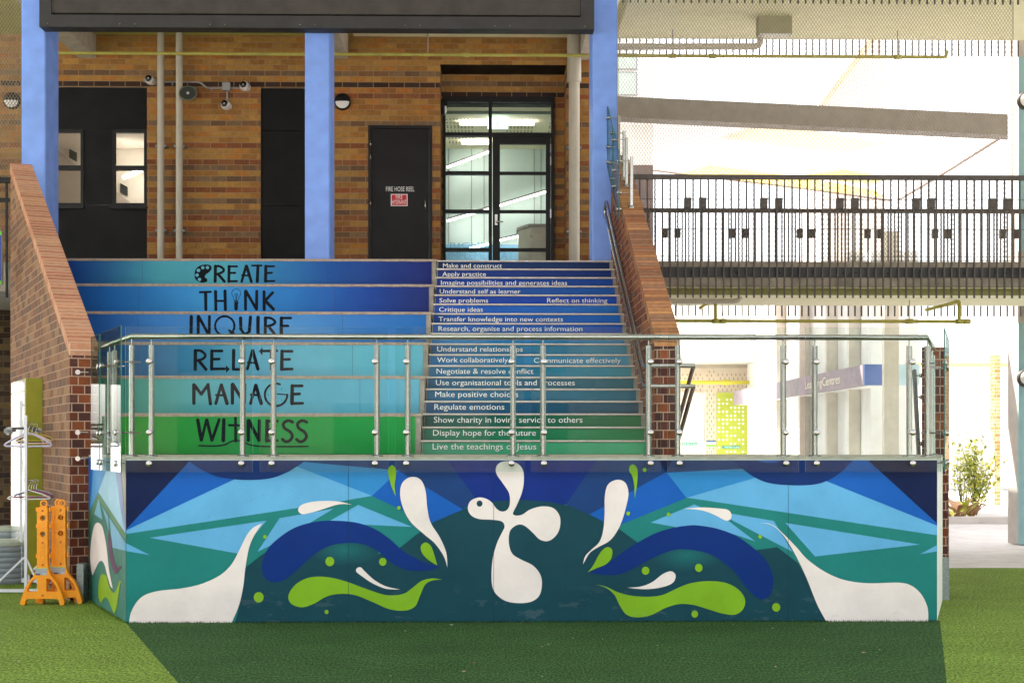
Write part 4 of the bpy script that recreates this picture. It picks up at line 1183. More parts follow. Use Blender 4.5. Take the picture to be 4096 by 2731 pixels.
for i in range(30):
    for (xs, xe) in ((170, 230), (255, 325), (378, 440), (650, 720), (800, 885)):
        pass
for Yl in [22.9 + .12 * i for i in range(16)]:
    if 22.9 < Yl < 23.1 or int(Yl * 10) % 4 == 0: continue
    x_ = ex0 + .1
    while x_ < ex1 - .1:
        if (int(x_ * 4) % 3) != 0: b.box(x_, x_ + .025, Yl - .05, Yl + .05, zc - .003, zc - .001)
        x_ += .06
b.build("ceiling_slots", pbr("slot shadow", (0.35, 0.29, 0.16), .9), bld)
b = MB(); a, c = d4(463, 412, 22.7), d4(612, 490, 22.7)
b.box(a.x, c.x, 22.68, 22.72, c.z, a.z)
ex = b.build("exit_sign", emit("exit sign face", (0.55, 0.80, 0.82), 1.0), bld)
b = MB()
def rm(x, y): return P(1700 + x / 1.8446, 250 + y / 1.8446, 22.675)
for poly_ in ([(528, 428), (540, 428), (540, 438), (528, 438)], [(522, 442), (545, 440), (552, 455), (546, 458), (538, 449), (538, 462), (552, 478), (545, 482), (530, 468), (520, 480), (514, 476), (527, 460), (527, 450), (518, 456)]):
    b.poly([rm(*p_) for p_ in poly_])
b.build("running_figure", pbr("pale symbol", (0.9, 0.95, 0.92), .5), ex)
b = MB()
a = d4(690, 1240, 24.0); c = d4(775, 1215, 23.6); e = d4(900, 1195, 23.6)
b.hexa([(c.x, 23.6), (e.x + .3, 23.6), (e.x + .3, 24.4), (a.x, 24.4), (a.x, 24.0)], LAND, c.z, 0)
b.hexa([(c.x - .03, 23.55), (e.x + .3, 23.55), (e.x + .3, 24.4), (a.x - .03, 24.4), (a.x - .03, 24.0)], c.z, c.z + .05, 1)
b.build("cupboard", [pbr("tan steel", (0.40, 0.33, 0.22), .35, .3, var=.1), pbr("tan top", (0.25, 0.2, 0.13), .5)], bld)
b = MB()
bz0, bz1 = LAND + .0, d4(300, 1345, yb2).z
b.box(d4(160, 0, yb2).x - .1, d4(690, 0, yb2).x, yb2 - .03, yb2 - .02, bz0, bz1)
bn = b.build("banner", pbr("light blue banner", (0.22, 0.50, 0.74), .6, var=.08), bld)
lettering([("IMPLEMENTAT", d4(175, 0, yb2).x, d4(655, 0, yb2).x, d4(0, 1450, yb2).z, .12, yb2 - .032, 0), ("RICHL", d4(185, 0, yb2).x, d4(455, 0, yb2).x, d4(0, 1367, yb2).z, .09, yb2 - .032, 0)],
          bn, [pbr("banner letters", (0.15, 0.40, 0.63), .6)])

# ------------------------------------------------------------ soffit, beams, landing
b = MB()
b.box(-20, 1.72, 18.62, FY - .002, ZS, ZS + .3)
b.build("soffit", M['soffit_o'], bld)
b = MB()
b.box(X(1340, 18.8), 1.72, 18.61, FY - .003, ZS - .012, ZS - .002)
b.build("pale_soffit", M['soffit_y'], bld)
for (pxr, wd) in ((385, .28), (1393, .28), (2382, .25)):
    b = MB(); xr = X(pxr, FY); b.box(xr - wd, xr, 18.62, FY - .004, E + 5.94, ZS - .014); b.build("soffit_beam", M['beam'], bld)
b = MB()
b.hexa([(-20, 17.95), (-20, FY + .3), (1.85, FY + .3), (1.85, 17.90), (SX0, 17.90), (SX0, 17.75), (wallx(17.75), 17.75), (wallx(17.95), 17.95)][::-1], LAND - .38, LAND - .003)
b.build("landing", M['concrete'], bld)
b = MB()
brick_rows(b, -7.95, wallx(17.6), 20.5, 0, LAND - .38)
b.box(-20, -7.951, 20.5, 20.7, 2.45, LAND - .381, 0, lin(T_))
b.box(-9.50, -9.44, 20.55, 20.61, 0, 2.449, 0, lin(T_))
b.box(-7.95, -7.75, 20.502, FY + 4.29, 0, LAND - .39, 0, lin(T_))
b.build("lower_wall", brick_mat("shade toned lower brick", [(90, 74, 52), (76, 60, 44), (60, 46, 36), (104, 84, 52), (50, 40, 36)], (98, 82, 62), zoff=zoff % BH), bld)  # palette darkened to carry the shade under the landing
# slabs / storeys above, mostly out of frame: they keep the sun off the forecourt
b = MB()
b.box(-20, 1.75, 18.62, FY, ZS + .31, 13.5)
b.build("upper_storey", pbr("upper storey render", (0.45, 0.42, 0.38), .8), bld)

# ------------------------------------------------------------ columns
def column(px0, px1, Y, dpt, z0, z1, label):
    x0, x1 = X(px0, Y), X(px1, Y)
    c = thing("column", ((x0 + x1) / 2, Y, z0), label, "column", "blue concrete columns of the building")
    b = MB(); bv = .015
    b.hexa([(x0 + bv, Y), (x1 - bv, Y), (x1, Y + bv), (x1, Y + dpt), (x0, Y + dpt), (x0, Y + bv)], z0, z1)
    b.build("shaft", M['blue_col'], c)
    b = MB()
    for zz in (z0 + 3.05,): b.box(x0 - .001, x1 + .001, Y - .0015, Y + .01, zz, zz + .006)
    b.build("joint", pbr("joint line", (0.12, 0.18, 0.38), .7), c)
column(85, 181, 18.05, .55, 0, 13, "tall blue column behind the top of the left wing wall")
column(1219, 1318, 18.05, .55, LAND - .01, E + 6.2, "blue column between the black cladding panel and the half-moon wall lamp")
column(2369, 2470, 18.05, .55, 0, 13, "tall blue column at the head of the narrow steps, next to the mesh")
for o in list(scn.collection.objects):
    if o.name.startswith("column") and o.type == 'EMPTY' and "half-moon" in o["label"]: pass

# big dark framed screen cover over the columns
Yf = 17.75
b = MB(); f0, f1 = X(157, Yf), X(2377, Yf); zf = Z(113, 1200, Yf); zi = Z(55, 1200, Yf)
sc_ = thing("screen", ((f0 + f1) / 2, Yf, zf), "huge dark framed screen cover hanging across the blue columns at the top", "screen")
b.box(f0, f1, Yf - .0, Yf + .22, zf, zi - .03); b.box(f0, X(205, Yf), Yf + .001, Yf + .22, zi - .03, zf + 2.2); b.box(X(2322, Yf), f1, Yf + .001, Yf + .22, zi - .03, zf + 2.2); b.box(f0, f1, Yf, Yf + .22, zf + 2.2, zf + 2.5)
b.build("frame", M['fascia'], sc_)
b = MB(); b.box(X(206, Yf), X(2321, Yf), Yf + .02, Yf + .2, zi, zf + 2.19); b.build("cover", M['screen'], sc_)
b = MB()
for px in (190, 480, 540, 840, 900, 1200, 1260, 1620, 1680, 1980, 2040, 2340): b.lathe((X(px, Yf), Yf - .001, zf + .04), (0, -1, 0), [(.009, 0), (.006, .005)], 8)
b.build("rivets", M['steel'], sc_)

# canopy added unseen to shade the facade, and the building opposite (behind the camera)
t = thing("shade_canopy", (0, 6, E + 6.1), "high canopy added out of view to shade the facade", "shade_canopy")
b = MB(); b.box(-22, 22, 7.0, 17.4, E + 6.1, E + 6.3); b.build("roof", M['white_paint'], t)
t = thing("opposite_building", (0, -30, 0), "low brown building facing the forecourt", "building")
b = MB(); b.box(-40, 40, -31, -30, 0, 7.0); b.build("wall", pbr("brown wall", (.20, .15, .12), .8), t)
b = MB()
for i in range(12): b.box(-36 + i * 6, -33 + i * 6, -30, -29.95, 1.0, 3.0); b.box(-36 + i * 6, -33 + i * 6, -30, -29.95, 4.2, 6.0)
b.build("windows", M['dome'], t)

# ------------------------------------------------------------ pipes and fittings on the facade
def c1p(x, y, Y): return P(x / 1.493, y / 1.493, Y)
for (pxc, rr, ytop, lab) in ((643, .052, 135, "left one of the pair of slim cream downpipes"), (717, .052, 135, "right one of the pair of slim cream downpipes"), (2297, .085, 230, "thick cream downpipe beside the glazed entrance")):
    Yp = FY - .16; x = X(pxc, Yp)
    dp = thing("downpipe", (x, Yp, LAND), lab + ", on the tan brick wall", "downpipe")
    b = MB(); b.cyl((x, Yp, LAND), (x, Yp, ZS - .02), rr, 18)
    if rr > .06:
        b.cyl((x, Yp, Z(330, pxc, Yp)), (x, Yp, ZS - .02), rr * 1.28, 18); b.cyl((x, Yp, E + (HY - 595) / F * Yp), (x, Yp, E + (HY - 585) / F * Yp), rr * 1.06, 18)
    b.build("pipe", M['pvc'], dp)
    b = MB()
    for zz in (LAND + .9, LAND + 2.2):
        b.box(x - rr - .03, x + rr + .03, Yp - .01, FY, zz, zz + .03)
    b.build("bracket", M['galv'], dp)
# long yellow gas pipe under both soffits
Yg = 19.62
zg = Z(213, 230, Yg)
t = thing("gas_pipe", (0, Yg, zg), "long thin yellow pipe running under the upper soffit from the left column to the courtyard", "pipe")
b = MB(); x0, x1 = X(150, Yg), X(3772, Yg)
b.cyl((x0, Yg, zg), (x1, Yg, zg), .023, 10); b.tube([(x1, Yg, zg), (x1 + .04, Yg, zg), (x1 + .06, Yg, zg + .09)], .023, 10)
b.build("pipe", M['yellow_pipe'], t)
b = MB()
for px in (1862, 3590, 2690, 2850, 1862):
    x = X(px, Yg); b.cyl((x - .05, Yg, zg), (x + .05, Yg, zg), .033, 10)
b.build("coupling", M['yellow_pipe'], t)
b = MB()
for px in (1711, 2690, 3590): b.cyl((X(px, Yg), Yg, zg), (X(px, Yg), Yg, E + 5.89 if px > 2300 else ZS), .008, 6)
b.build("hanger_rod", M['grey_pl'], t)

def cam_(x, y, sz, lab):
    p = c1p(x, y, FY)
    t = thing("security_camera", (p.x, FY, p.z), lab, "security camera")
    b = MB(); b.lathe((p.x + .02, FY - .005, p.z - .0), (0, -1, 0), [(.062, 0), (.062, .03), (.05, .05)], 18); b.build("base", M['cam_white'], t)
    b = MB(); d_ = Vector((-.15, -.8, .18)).normalized(); o_ = Vector((p.x, FY - .08, p.z))
    b.lathe(o_ - d_ * .06, d_, [(.03, -.01), (.062, .015), (.076, .06), (.072, .10), (.055, .125)], 20); b.build("shell", M['cam_white'], t)
    b = MB(); b.lathe(o_ - d_ * .06, d_, [(.054, .126), (.046, .142), (.03, .152), (.008, .156)], 18); b.build("lens_dome", M['dome'], t)
    b = MB(); q = o_ + d_ * .098 + Vector((.008, 0, -.01)); b.lathe(q, d_, [(.012, 0), (.006, .004)], 10); b.build("lens", M['cam_white'], t)
cam_(905, 488, 1, "white ball camera at the left end of the conduit, left of the two slim downpipes")
cam_(1467, 525, 1, "white ball camera at the right end of the conduit, next to the junction box")
cam_(1355, 637, 1, "white ball camera hanging below the grey junction box")
t = thing("conduit", tuple(c1p(1355, 523, FY)), "thin grey cable conduit with a square junction box linking the wall cameras", "conduit")
b = MB(); yy = FY - .03
b.tube([c1p(925, 490, yy), c1p(1175, 491, yy), c1p(1195, 495, yy), c1p(1235, 524, yy), c1p(1255, 529, yy), c1p(1330, 526, yy)], .013, 8)
b.cyl(c1p(1375, 527, yy), c1p(1445, 527, yy), .013, 8); b.cyl(c1p(1357, 545, yy), c1p(1357, 605, yy), .015, 8)
for px, py in ((1030, 496), (1262, 532), (860, 480)): p = c1p(px, py, yy); b.box(p.x - .008, p.x + .008, yy - .01, FY, p.z - .03, p.z + .02)
b.build("tube", M['grey_pl'], t)
b = MB(); p = c1p(1355, 523, FY); b.box(p.x - .06, p.x + .06, FY - .075, FY - .001, p.z - .06, p.z + .06); b.build("junction_box", M['grey_pl'], t)
p = c1p(1123, 558, FY - .3)
t = thing("horn_speaker", (p.x, FY, p.z), "grey-green oval horn loudspeaker on the brick beside the slim downpipe", "loudspeaker")
b = MB(); b.lathe((p.x, FY - .30, p.z), (0, 1, 0), [(.108, -.01), (.115, 0), (.108, .02), (.07, .09), (.045, .2)], 24, sx=1.25)
b.build("horn", M['horn'], t)
b = MB(); b.lathe((p.x, FY - .312, p.z), (0, 1, 0), [(.098, .0), (.03, .004)], 24, sx=1.25); b.build("mouth", pbr("dark mouth", (.02, .026, .02), .7), t)
b = MB(); b.lathe((p.x, FY - .325, p.z), (0, 1, 0), [(.004, 0), (.022, .006), (.022, .012)], 14); b.build("centre_cap", M['cam_white'], t)
b = MB(); b.tube([(p.x, FY - .12, p.z), (p.x + .03, FY - .06, p.z + .1), (p.x + .03, FY - .001, p.z + .12)], .018, 8); b.box(p.x - .02, p.x + .08, FY - .02, FY - .001, p.z + .07, p.z + .17); b.build("bracket", M['horn'], t)
# round half-hooded wall lamps
def bulkhead(p, n, lab, r=.128):
    t = thing("wall_lamp", tuple(p), lab, "wall lamp")
    n = Vector(n); sx = Vector((0, 0, 1)).cross(n)
    b = MB(); b.lathe(p, n, [(r, 0.001), (r, .05), (r * .86, .062)], 28); b.build("ring", M['black_metal'], t)
    b = MB()
    k = 14
    def dome(a0, a1, rr, h):
        vs = []; fs = []
        for i in range(k + 1):
            a = a0 + (a1 - a0) * i / k
            for j in range(5):
                q = j / 4
                v = p + (sx * math.cos(a) + Vector((0, 0, 1)) * math.sin(a)) * rr * (1 - q) + n * (.063 + h * math.sqrt(max(0, 1 - (1 - q) ** 2)))
                vs.append(v)
        for i in range(k):
            for j in range(4): fs.append((i * 5 + j, (i + 1) * 5 + j, (i + 1) * 5 + j + 1, i * 5 + j + 1))
        return vs, fs
    v, f = dome(math.pi, 2 * math.pi, r * .84, .03); b.add(v, f, 0, None, True); b.build("diffuser", M['bulk_w'], t)
    b = MB(); v, f = dome(0, math.pi, r * .87, .045); b.add(v, f, 0, None, True)
    b.add([p + sx * r * .87 + n * .063, p - sx * r * .87 + n * .063, p - sx * r * .3 + n * .107, p + sx * r * .3 + n * .107], [(0, 1, 2, 3)])
    b.build("hood", M['black_metal'], t)
bulkhead(P(1371, 410, FY), (0, -1, 0), "round lamp with a black upper hood on the brick right of the middle blue column")
bulkhead(P(50, 406, FY), (0, -1, 0), "round lamp with a black upper hood behind the mesh, left of the left blue column")
bulkhead(Vector((xr0 + .001, FY + .3, Z(430, 1790, FY + .3))), (1, 0, 0), "round hooded lamp seen edge-on inside the entrance recess")

# ------------------------------------------------------------ glass balustrade round the platform
bal = thing("glass_balustrade", (0.2, Y0 + .1, DK), "stainless post and frameless glass balustrade round the platform edge", "balustrade")
nF = Vector((0, -1, 0)); nR = Vector((dirR.y, -dirR.x, 0))
YP = Y0 + .14
def post(p, h=None):
    b = MB(); zt_ = Z(1381, 1400, YP)
    b.cyl((p.x, p.y, DK), (p.x, p.y, zt_), .0243, 18)
    b.lathe((p.x, p.y, DK), (0, 0, 1), [(.055, 0), (.055, .008), (.045, .014), (.026, .016)], 20)
    b.cyl((p.x, p.y, zt_), (p.x, p.y, Z(1352, 1400, YP)), .006, 8)
    return b.build("post", M['steel'], bal)
front_px = [607, 972, 1093, 1506, 1630, 2050, 2170, 2594, 2714, 3138, 3257, 3636]
front_px = [606, 971, 1094, 1508, 1631, 2052, 2172, 2594, 2711, 3133, 3259, 3637]
for px in front_px: post(Vector((X(px, YP), YP, 0)))
cl = Vector((X(527, YP), YP, 0)); cr = Vector((X(3709, YP), YP, 0))
post(cl); post(cr)
lefts = [P(px, 1766, YP) for px in ()]
def along_side(c, d, px):           # point on the side line seen at column px
    r_d = ray(px, HY); o = Vector((0, 0, 0))
    # solve c + d*s = r*t
    det = d.x * (-r_d.y) - d.y * (-r_d.x)
    s1 = ((-c.x) * (-r_d.y) - (-c.y) * (-r_d.x)) / det
    return Vector((c.x + d.x * s1, c.y + d.y * s1, 0))
dLs = (C_ - A).normalized()
lp_ = [along_side(cl, dLs, 459), along_side(cl, dLs, 439), along_side(cl, dLs, 381)]
rp_ = [cr + dirR * .75, cr + dirR * 1.35]
for p in lp_ + rp_: post(p)
zr = Z(1347, 1400, YP)
endL = along_side(cl, dLs, 372); endR = cr + dirR * 1.5
b = MB()
b.tube([(endL.x, endL.y, zr), (cl.x, cl.y, zr), (cr.x, cr.y, zr), (endR.x, endR.y, zr)], .0245, 18)
b.build("handrail", M['steel'], bal)
YG = Y0 - .055
gzt_, gzb_ = Z(1308, 1400, YG), Z(1887, 1400, YG)
panels = [(502, 1011), (1040, 1553), (1582, 2098), (2124, 2643), (2670, 3195), (3222, 3762)]
dz_ = [Z(1445, 1400, YG), Z(1729, 1400, YG), Z(1853, 1400, YG)]
def disc(b, p, n, back):            # button fixing through the glass, pinned back to the post or slab
    n = Vector(n)
    b.lathe(p, n, [(.006, -back), (.006, -.02), (.022, -.0201), (.022, -.0062)], 14)
    b.lathe(p, n, [(.026, .0062), (.026, .014), (.0235, .018), (.004, .0185)], 22)
def panel(a, c, n, fix, mat, zt0=gzt_, zb0=gzb_, nm="glass_panel", zt1=None, zb1=None, emat=None):
    zt1 = zt0 if zt1 is None else zt1; zb1 = zb0 if zb1 is None else zb1
    n = Vector(n); h = n * .005
    b = MB(); z = Vector((0, 0, 1))
    v = [a + h + z * zb0, c + h + z * zb1, c + h + z * zt1, a + h + z * zt0]; v2 = [q - h * 2 for q in v]
    b.add(v, [(0, 1, 2, 3)], 0); b.add(v2, [(3, 2, 1, 0)], 0)
    for i in range(4): j = (i + 1) % 4; b.add([v[i], v2[i], v2[j], v[j]], [(0, 1, 2, 3)], 1)
    g_ = b.build(nm, [mat, emat or M['glass_edge_l']], bal)
    for (p, back) in fix:
        f = MB(); disc(f, p, n, back); f.build("fixing", M['steel'], g_)
    return g_
for i, (xa, xb) in enumerate(panels):
    pa, pb = P(xa, 1766, YG), P(xb, 1766, YG); pa.z = pb.z = 0
    fx = []
    for px in front_px[2 * i:2 * i + 2]:
        xx = X(px, YP)
        xx = X((597, 966, 1087, 1500, 1625, 2046, 2176, 2602, 2718, 3144, 3266, 3650)[2 * i + (px == front_px[2 * i + 1])], YG)
        for k, zz in enumerate(dz_): fx.append((Vector((xx, YG, zz)), .17 if k < 2 else .05))
    panel(pa, pb, nF, fx, M['glass'])
# side panels
def side_pt(base, d, n, off, px): return along_side(base + n * off, d, px)
nLs = Vector((-dLs.y, dLs.x, 0))
gl = [(side_pt(A, dLs, nLs, .075, 485), side_pt(A, dLs, nLs, .075, 401)), (side_pt(A, dLs, nLs, .075, 398), side_pt(A, dLs, nLs, .075, 366))]
for i, (a, c) in enumerate(gl):
    fx = []
    for f in ((.22, .93) if i == 0 else (.12,)):
        for k, zz in enumerate(dz_): fx.append((a.lerp(c, f) + Vector((0, 0, zz)), .2 if k < 2 else .07))
    panel(a, c, nLs, fx, M['glass_side'], emat=M['glass_edge'])
def bR(s_): return Vector((B.x, B.y, 0)) + dirR * s_ + nR * .06
grr = [(bR(.02), bR(.86)), (bR(.90), bR(1.62))]
for i, (a, c) in enumerate(grr):
    fx = []
    for f in ((.15, .9) if i == 0 else (.2,)):
        for k, zz in enumerate(dz_): fx.append((a.lerp(c, f) + Vector((0, 0, zz)), .2 if k < 2 else .07))
    panel(a, c, nR, fx, M['glass_side'], emat=M['glass_edge'])
b = MB()
for py in (1490, 1729, 1833):
    p = P(322, py, 13.24); b.cyl((p.x, 13.249, p.z), (p.x, 13.17, p.z), .018, 12); b.cyl((p.x - .02, 13.16, p.z), (p.x + .1, 13.16, p.z), .006, 6); b.cyl((p.x, 13.17, p.z), (p.x, 13.15, p.z), .024, 14)
b.build("glass_fixing", M['steel'], lw)

# handrails on the right wing wall
hr = thing("handrail", (1.53, 13.3, DK), "pair of stainless handrails running down the right brick wall and wrapping round its end", "handrail")
sl = .5511
for zh, nm in ((.725, 0), (.53, 1)):
    z0 = E + zh; xh = 1.600 - .085
    yt = 17.75; ztop = z0 + sl * (yt - 13.45)
    pts = []
    if nm == 0: pts += [(xh, yt + .12, ztop + .02)]
    else: pts += [(xh, yt + .12, ztop + .02)]
    pts += [(xh, yt, ztop), (xh, 13.6, z0 + sl * .15), (xh, 13.42, z0 + .02), (xh, 13.25, z0), (xh + .015, 13.15, z0), (xh + .06, 13.10, z0), (1.90, 13.10, z0), (1.955, 13.13, z0), (1.965, 13.2, z0 - .01), (1.965, 13.35, z0 - .07), (1.965, 14.5, z0 - .07 - 1.15 * .5)]
    b = MB(); b.tube(pts, .021, 14); b.build("rail", M['steel'], hr)
b = MB()
za = E + .725 + sl * 4.3; zb = E + .53 + sl * 4.3
b.tube([(1.515, 17.86, za + .015), (1.515, 17.95, za - .03), (1.515, 17.98, (za + zb) / 2), (1.515, 17.95, zb + .03), (1.515, 17.86, zb + .015)], .021, 14)
b.build("end_loop", M['steel'], hr)
b = MB()
for yy in (13.9, 15.2, 16.5, 17.5):
    for zh in (.725, .53):
        z = E + zh + sl * (yy - 13.45)
        b.tube([(1.515, yy, z - .015), (1.53, yy, z - .06), (1.599, yy, z - .06)], .007, 6); b.cyl((1.59, yy, z - .06), (1.599, yy, z - .06), .028, 12)
b.build("bracket", M['steel'], hr)

# glass guard on top of the right wing wall
gg = thing("glass_guard", (1.72, 17.2, zr0 + 2.2), "short stainless posts with stepped glass panes on top of the right brick wall", "glass guard")
bal_keep = bal
def copez(y): return zr0 + sl * (y - 13.25)
posts = [(16.48, 2526, .60), (17.18, 2506, .60), (17.42, 2496, .60), (17.98, 2475, .62)]
xg = 1.50 + .0
for (yy, px, h_) in posts:
    xx = X(px, yy); b = MB(); b.cyl((xx, yy, copez(yy) - .01), (xx, yy, copez(yy) + h_), .021, 16); b.lathe((xx, yy, copez(yy)), (0, 0, 1), [(.04, -.02), (.04, .01), (.022, .013)], 16); b.build("post", M['steel'], gg)
def gpanel(y0, y1, zb0, zt0, zb1, zt1, x):
    b = MB(); h = .006
    v = [Vector((x - h, y0, zb0)), Vector((x - h, y1, zb1)), Vector((x - h, y1, zt1)), Vector((x - h, y0, zt0))]; v2 = [q + Vector((2 * h, 0, 0)) for q in v]
    b.add(v, [(3, 2, 1, 0)], 0); b.add(v2, [(0, 1, 2, 3)], 0)
    for i in range(4): j = (i + 1) % 4; b.add([v[i], v[j], v2[j], v2[i]], [(0, 1, 2, 3)], 1)
    g_ = b.build("glass_panel", [M['glass_side'], M['glass_edge']], gg)
    return g_
def gz(py, Y): return Z(py, 2480, Y)
xgl = X(2477, 16.42)
g1 = gpanel(16.42, 17.27, gz(879, 16.42), gz(608, 16.42), gz(879, 16.42) + .58 * .85, gz(608, 16.42) + .58 * .85, xgl)
g2 = gpanel(17.31, 18.04, gz(879, 16.42) + .58 * .89, gz(608, 16.42) + .58 * .89, gz(879, 16.42) + .58 * 1.62, gz(608, 16.42) + .58 * 1.62, xgl)
for g_, ys in ((g1, (16.48, 17.18)), (g2, (17.42, 17.98))):
    for yy in ys:
        zb_ = gz(879, 16.42) + .58 * (yy - 16.42)
        for dz0 in (.10, .30, .68):
            b = MB(); xx = X(2526, 16.48)
            b.cyl((xgl - .022, yy, zb_ + dz0), (xgl + .03, yy, zb_ + dz0), .022, 14)
            b.cyl((xgl + .03, yy, zb_ + dz0), (xx if dz0 > .2 else xgl + .07, yy, zb_ + dz0), .006, 6)
            b.build("fixing", M['steel'], g_)
b = MB()
b.tube([(1.52, 15.6, copez(15.6) - .55), (1.52, 16.4, copez(16.4) - .55 + .3)], .012, 6)

# slanting stair channel and pins beside the right-hand pier
t = thing("stair_rail", (X(3670, 13.6), 13.6, DK), "dark slanting steel stringer with pins, between the last front post and the right brick pier", "stair rail")
b = MB(); a = P(3657, 1480, 13.9); c = P(3676, 1830, 13.6)
b.bar(a, c, .05, .03, up=(1, 0, 0)); b.build("stringer", M['galv'], t)
b = MB()
for py, xx in ((1502, 3664), (1588, 3666), (1774, 3672)): b.cyl(P(xx, py, 13.5), P(3694, py, 13.4), .006, 6); b.cyl(P(3683, py, 13.42), P(3690, py, 13.4), .022, 10)
b.build("pin", M['steel'], t)

# ------------------------------------------------------------ walkways on the right
YN, YF_ = 17.62, 20.12
def walkway(zt, zb, lab, open_top=False):
    t = thing("walkway", (8, YN, zb), lab, "walkway")
    b = MB(); b.box(1.86, 22, YN + .03, YF_, zb, zt); b.build("slab", M['soffit_y'] if open_top else M['slab_mat'], t)
    return t
M['slab_mat'] = pbr("stained concrete edge", (0.30, 0.25, 0.19), .85, var=.45, nscale=5, bmp=.3)
zlt = LAND - .01; zlb = E + 2.0
t = walkway(zlt, zlb, "lower elevated walkway with a concrete edge and dark steel channel, crossing right of the stairs")
b = MB(); b.box(1.86, 22, YN + .005, YN + .029, E + (HY - 1106) / F * YN, E + (HY - 1066) / F * YN); b.build("edge_channel", M['fascia'], t)
b = MB()
for i in range(26):
    for dxx in (0, .16, .42, .58): b.lathe((2.6 + i * .98 + dxx, YN + .004, E + (HY - 1086) / F * YN), (0, -1, 0), [(.02, 0), (.012, .008)], 8)
b.build("channel_bolt", M['fascia'], t)
b = MB(); b.box(1.87, 21.9, YN + .1, YF_ - .02, zlb - .006, zlb - .002); b.build("soffit", M['soffit_y'], t)
b = MB(); b.box(1.9, 21, YN + .22, YN + .26, zlb - .09, zlb - .01); b.build("slotted_angle", pbr("olive angle", (.22, .20, .05), .6, var=.3, nscale=20), t)
zub = E + 5.9
t = walkway(zub + .4, zub, "upper elevated walkway with a pale yellow soffit, at the top right", True)
b = MB(); b.box(-20 + 21.75, 22, YN - .3, YF_ + 0.0, zub + 1.6, zub + 4); b.build("shade_block", M['white_paint'], t)  # unseen block added to keep the sun off the path

def balustrade(name, lab, Y, zrail, ztip, x0, x1, pitch, brk, rail_th, wires, ztop_tip=None):
    t = thing(name, ((x0 + x1) / 2, Y, ztip), lab, "balustrade")
    n = int((x1 - x0) / pitch)
    first = None
    for i in range(n):
        x = x0 + i * pitch
        if first is None:
            b = MB(); b.box(x - .009, x + .009, Y - .012, Y + .012, ztip, zrail - .001 if rail_th else ztop_tip)
            first = b.build("baluster", M['rail_brown'], t)
        else:
            o = first.copy(); scn.collection.objects.link(o); o.location = Vector(first.location) + Vector((i * pitch, 0, 0))
    if rail_th:
        b = MB(); b.box(x0 - .1, x1, Y - .03, Y + .03, zrail, zrail + rail_th); b.build("top_rail", M['rail_brown'], t)
    fb = None
    for x in brk:
        if fb is None:
            b = MB(); z = zrail - .24; b.box(x - .044, x + .044, Y - .03, Y + .03, z - .13, z); b.box(x - .044, x + .044, Y - .045, Y - .0301, z - .03, z); b.lathe((x, Y - .031, z - .11), (0, -1, 0), [(.012, 0), (.008, .006)], 8)
            fb = b.build("bracket", M['rail_brown'], t); fx_ = x
        else:
            o = fb.copy(); scn.collection.objects.link(o); o.location = Vector((x - fx_, 0, 0))
    if wires:
        b = MB()
        for z in wires: b.cyl((x0 - .1, Y + .014, z), (x1, Y + .014, z), .004, 5)
        b.build("wire", M['rail_brown'], t)
    return t
XB0 = X(2552, YN)
zrn = Z(720, 3000, YN); ztn = Z(1192, 3000, YN)
brk = []
for k in range(9):
    for a in (2749, 2809): brk.append(X(a + k * 304, YN))
balustrade("walkway_balustrade", "near dark steel balustrade along the lower walkway, with paired brackets", YN - .03, zrn, ztn, XB0 - .08, 20, .0980, brk, .058, [Z(798, 3000, YN), Z(916, 3000, YN), Z(1026, 3000, YN)])
brk = []
for k in range(8):
    for a in (2660, 2711): brk.append(X(a + k * 270.5, YF_))
balustrade("walkway_balustrade", "far dark steel balustrade seen through the near one on the lower walkway", YF_ + .03, zrn, ztn, 2.05, 14.0, .0980, brk, .06, [])
balustrade("walkway_balustrade", "row of dark baluster ends hanging below the upper walkway's near edge, at the very top", YN - .03, 0, E + 5.62, X(2490, YN), 12, .0980, [], 0, [], zub + .3)
balustrade("walkway_balustrade", "row of thin baluster ends below the upper walkway's far edge, over the white courtyard sky", YF_ + .03, 0, E + 5.67, X(2480, YF_), 12, .0980, [], 0, [], zub + .3)

# stainless cable meshes
def mesh_screen(lab, x0, x1, z0, z1, Y, wx=.042, wz=.063, r=.0028):
    t = thing("mesh_screen", ((x0 + x1) / 2, Y, z0), lab, "mesh screen")
    b = MB(); s_ = wz / wx
    H = z1 - z0; W = x1 - x0
    def wire(p, q):
        d = (q - p).normalized(); a = d.cross(Vector((0, 1, 0))); c = Vector((0, 1, 0))
        vs = [p + a * r, p - a * r * .5 + c * r, p - a * r * .5 - c * r, q + a * r, q - a * r * .5 + c * r, q - a * r * .5 - c * r]
        b.add(vs, [(0, 1, 4, 3), (1, 2, 5, 4), (2, 0, 3, 5)])
    n = int((W + H / s_) / wx) + 1
    for sg_ in (1, -1):
        for i in range(n):
            xs_ = -H / s_ + i * wx
            # line x = xs_ + t / s_, z = t
            t0, t1 = max(0, -xs_ * s_), min(H, (W - xs_) * s_)
            if t1 - t0 < .02: continue
            pa = Vector((xs_ + t0 / s_, Y, z0 + t0)); pb = Vector((xs_ + t1 / s_, Y, z0 + t1))
            if sg_ < 0: pa.x = W - pa.x; pb.x = W - pb.x
            pa.x += x0; pb.x += x0
            wire(pa, pb)
    m_ = b.build("net", M['net'], t); m_["kind"] = "stuff"
    b = MB()
    for (p, q) in (((x0, z0), (x1, z0)), ((x0, z1), (x1, z1)), ((x0, z0), (x0, z1)), ((x1, z0), (x1, z1))):
        b.cyl((p[0], Y, p[1]), (q[0], Y, q[1]), .005, 6)
    b.build("border_cable", M['net'], t)
M['net'] = pbr("net cable", (0.22, 0.18, 0.12), .5, .3, var=.2)
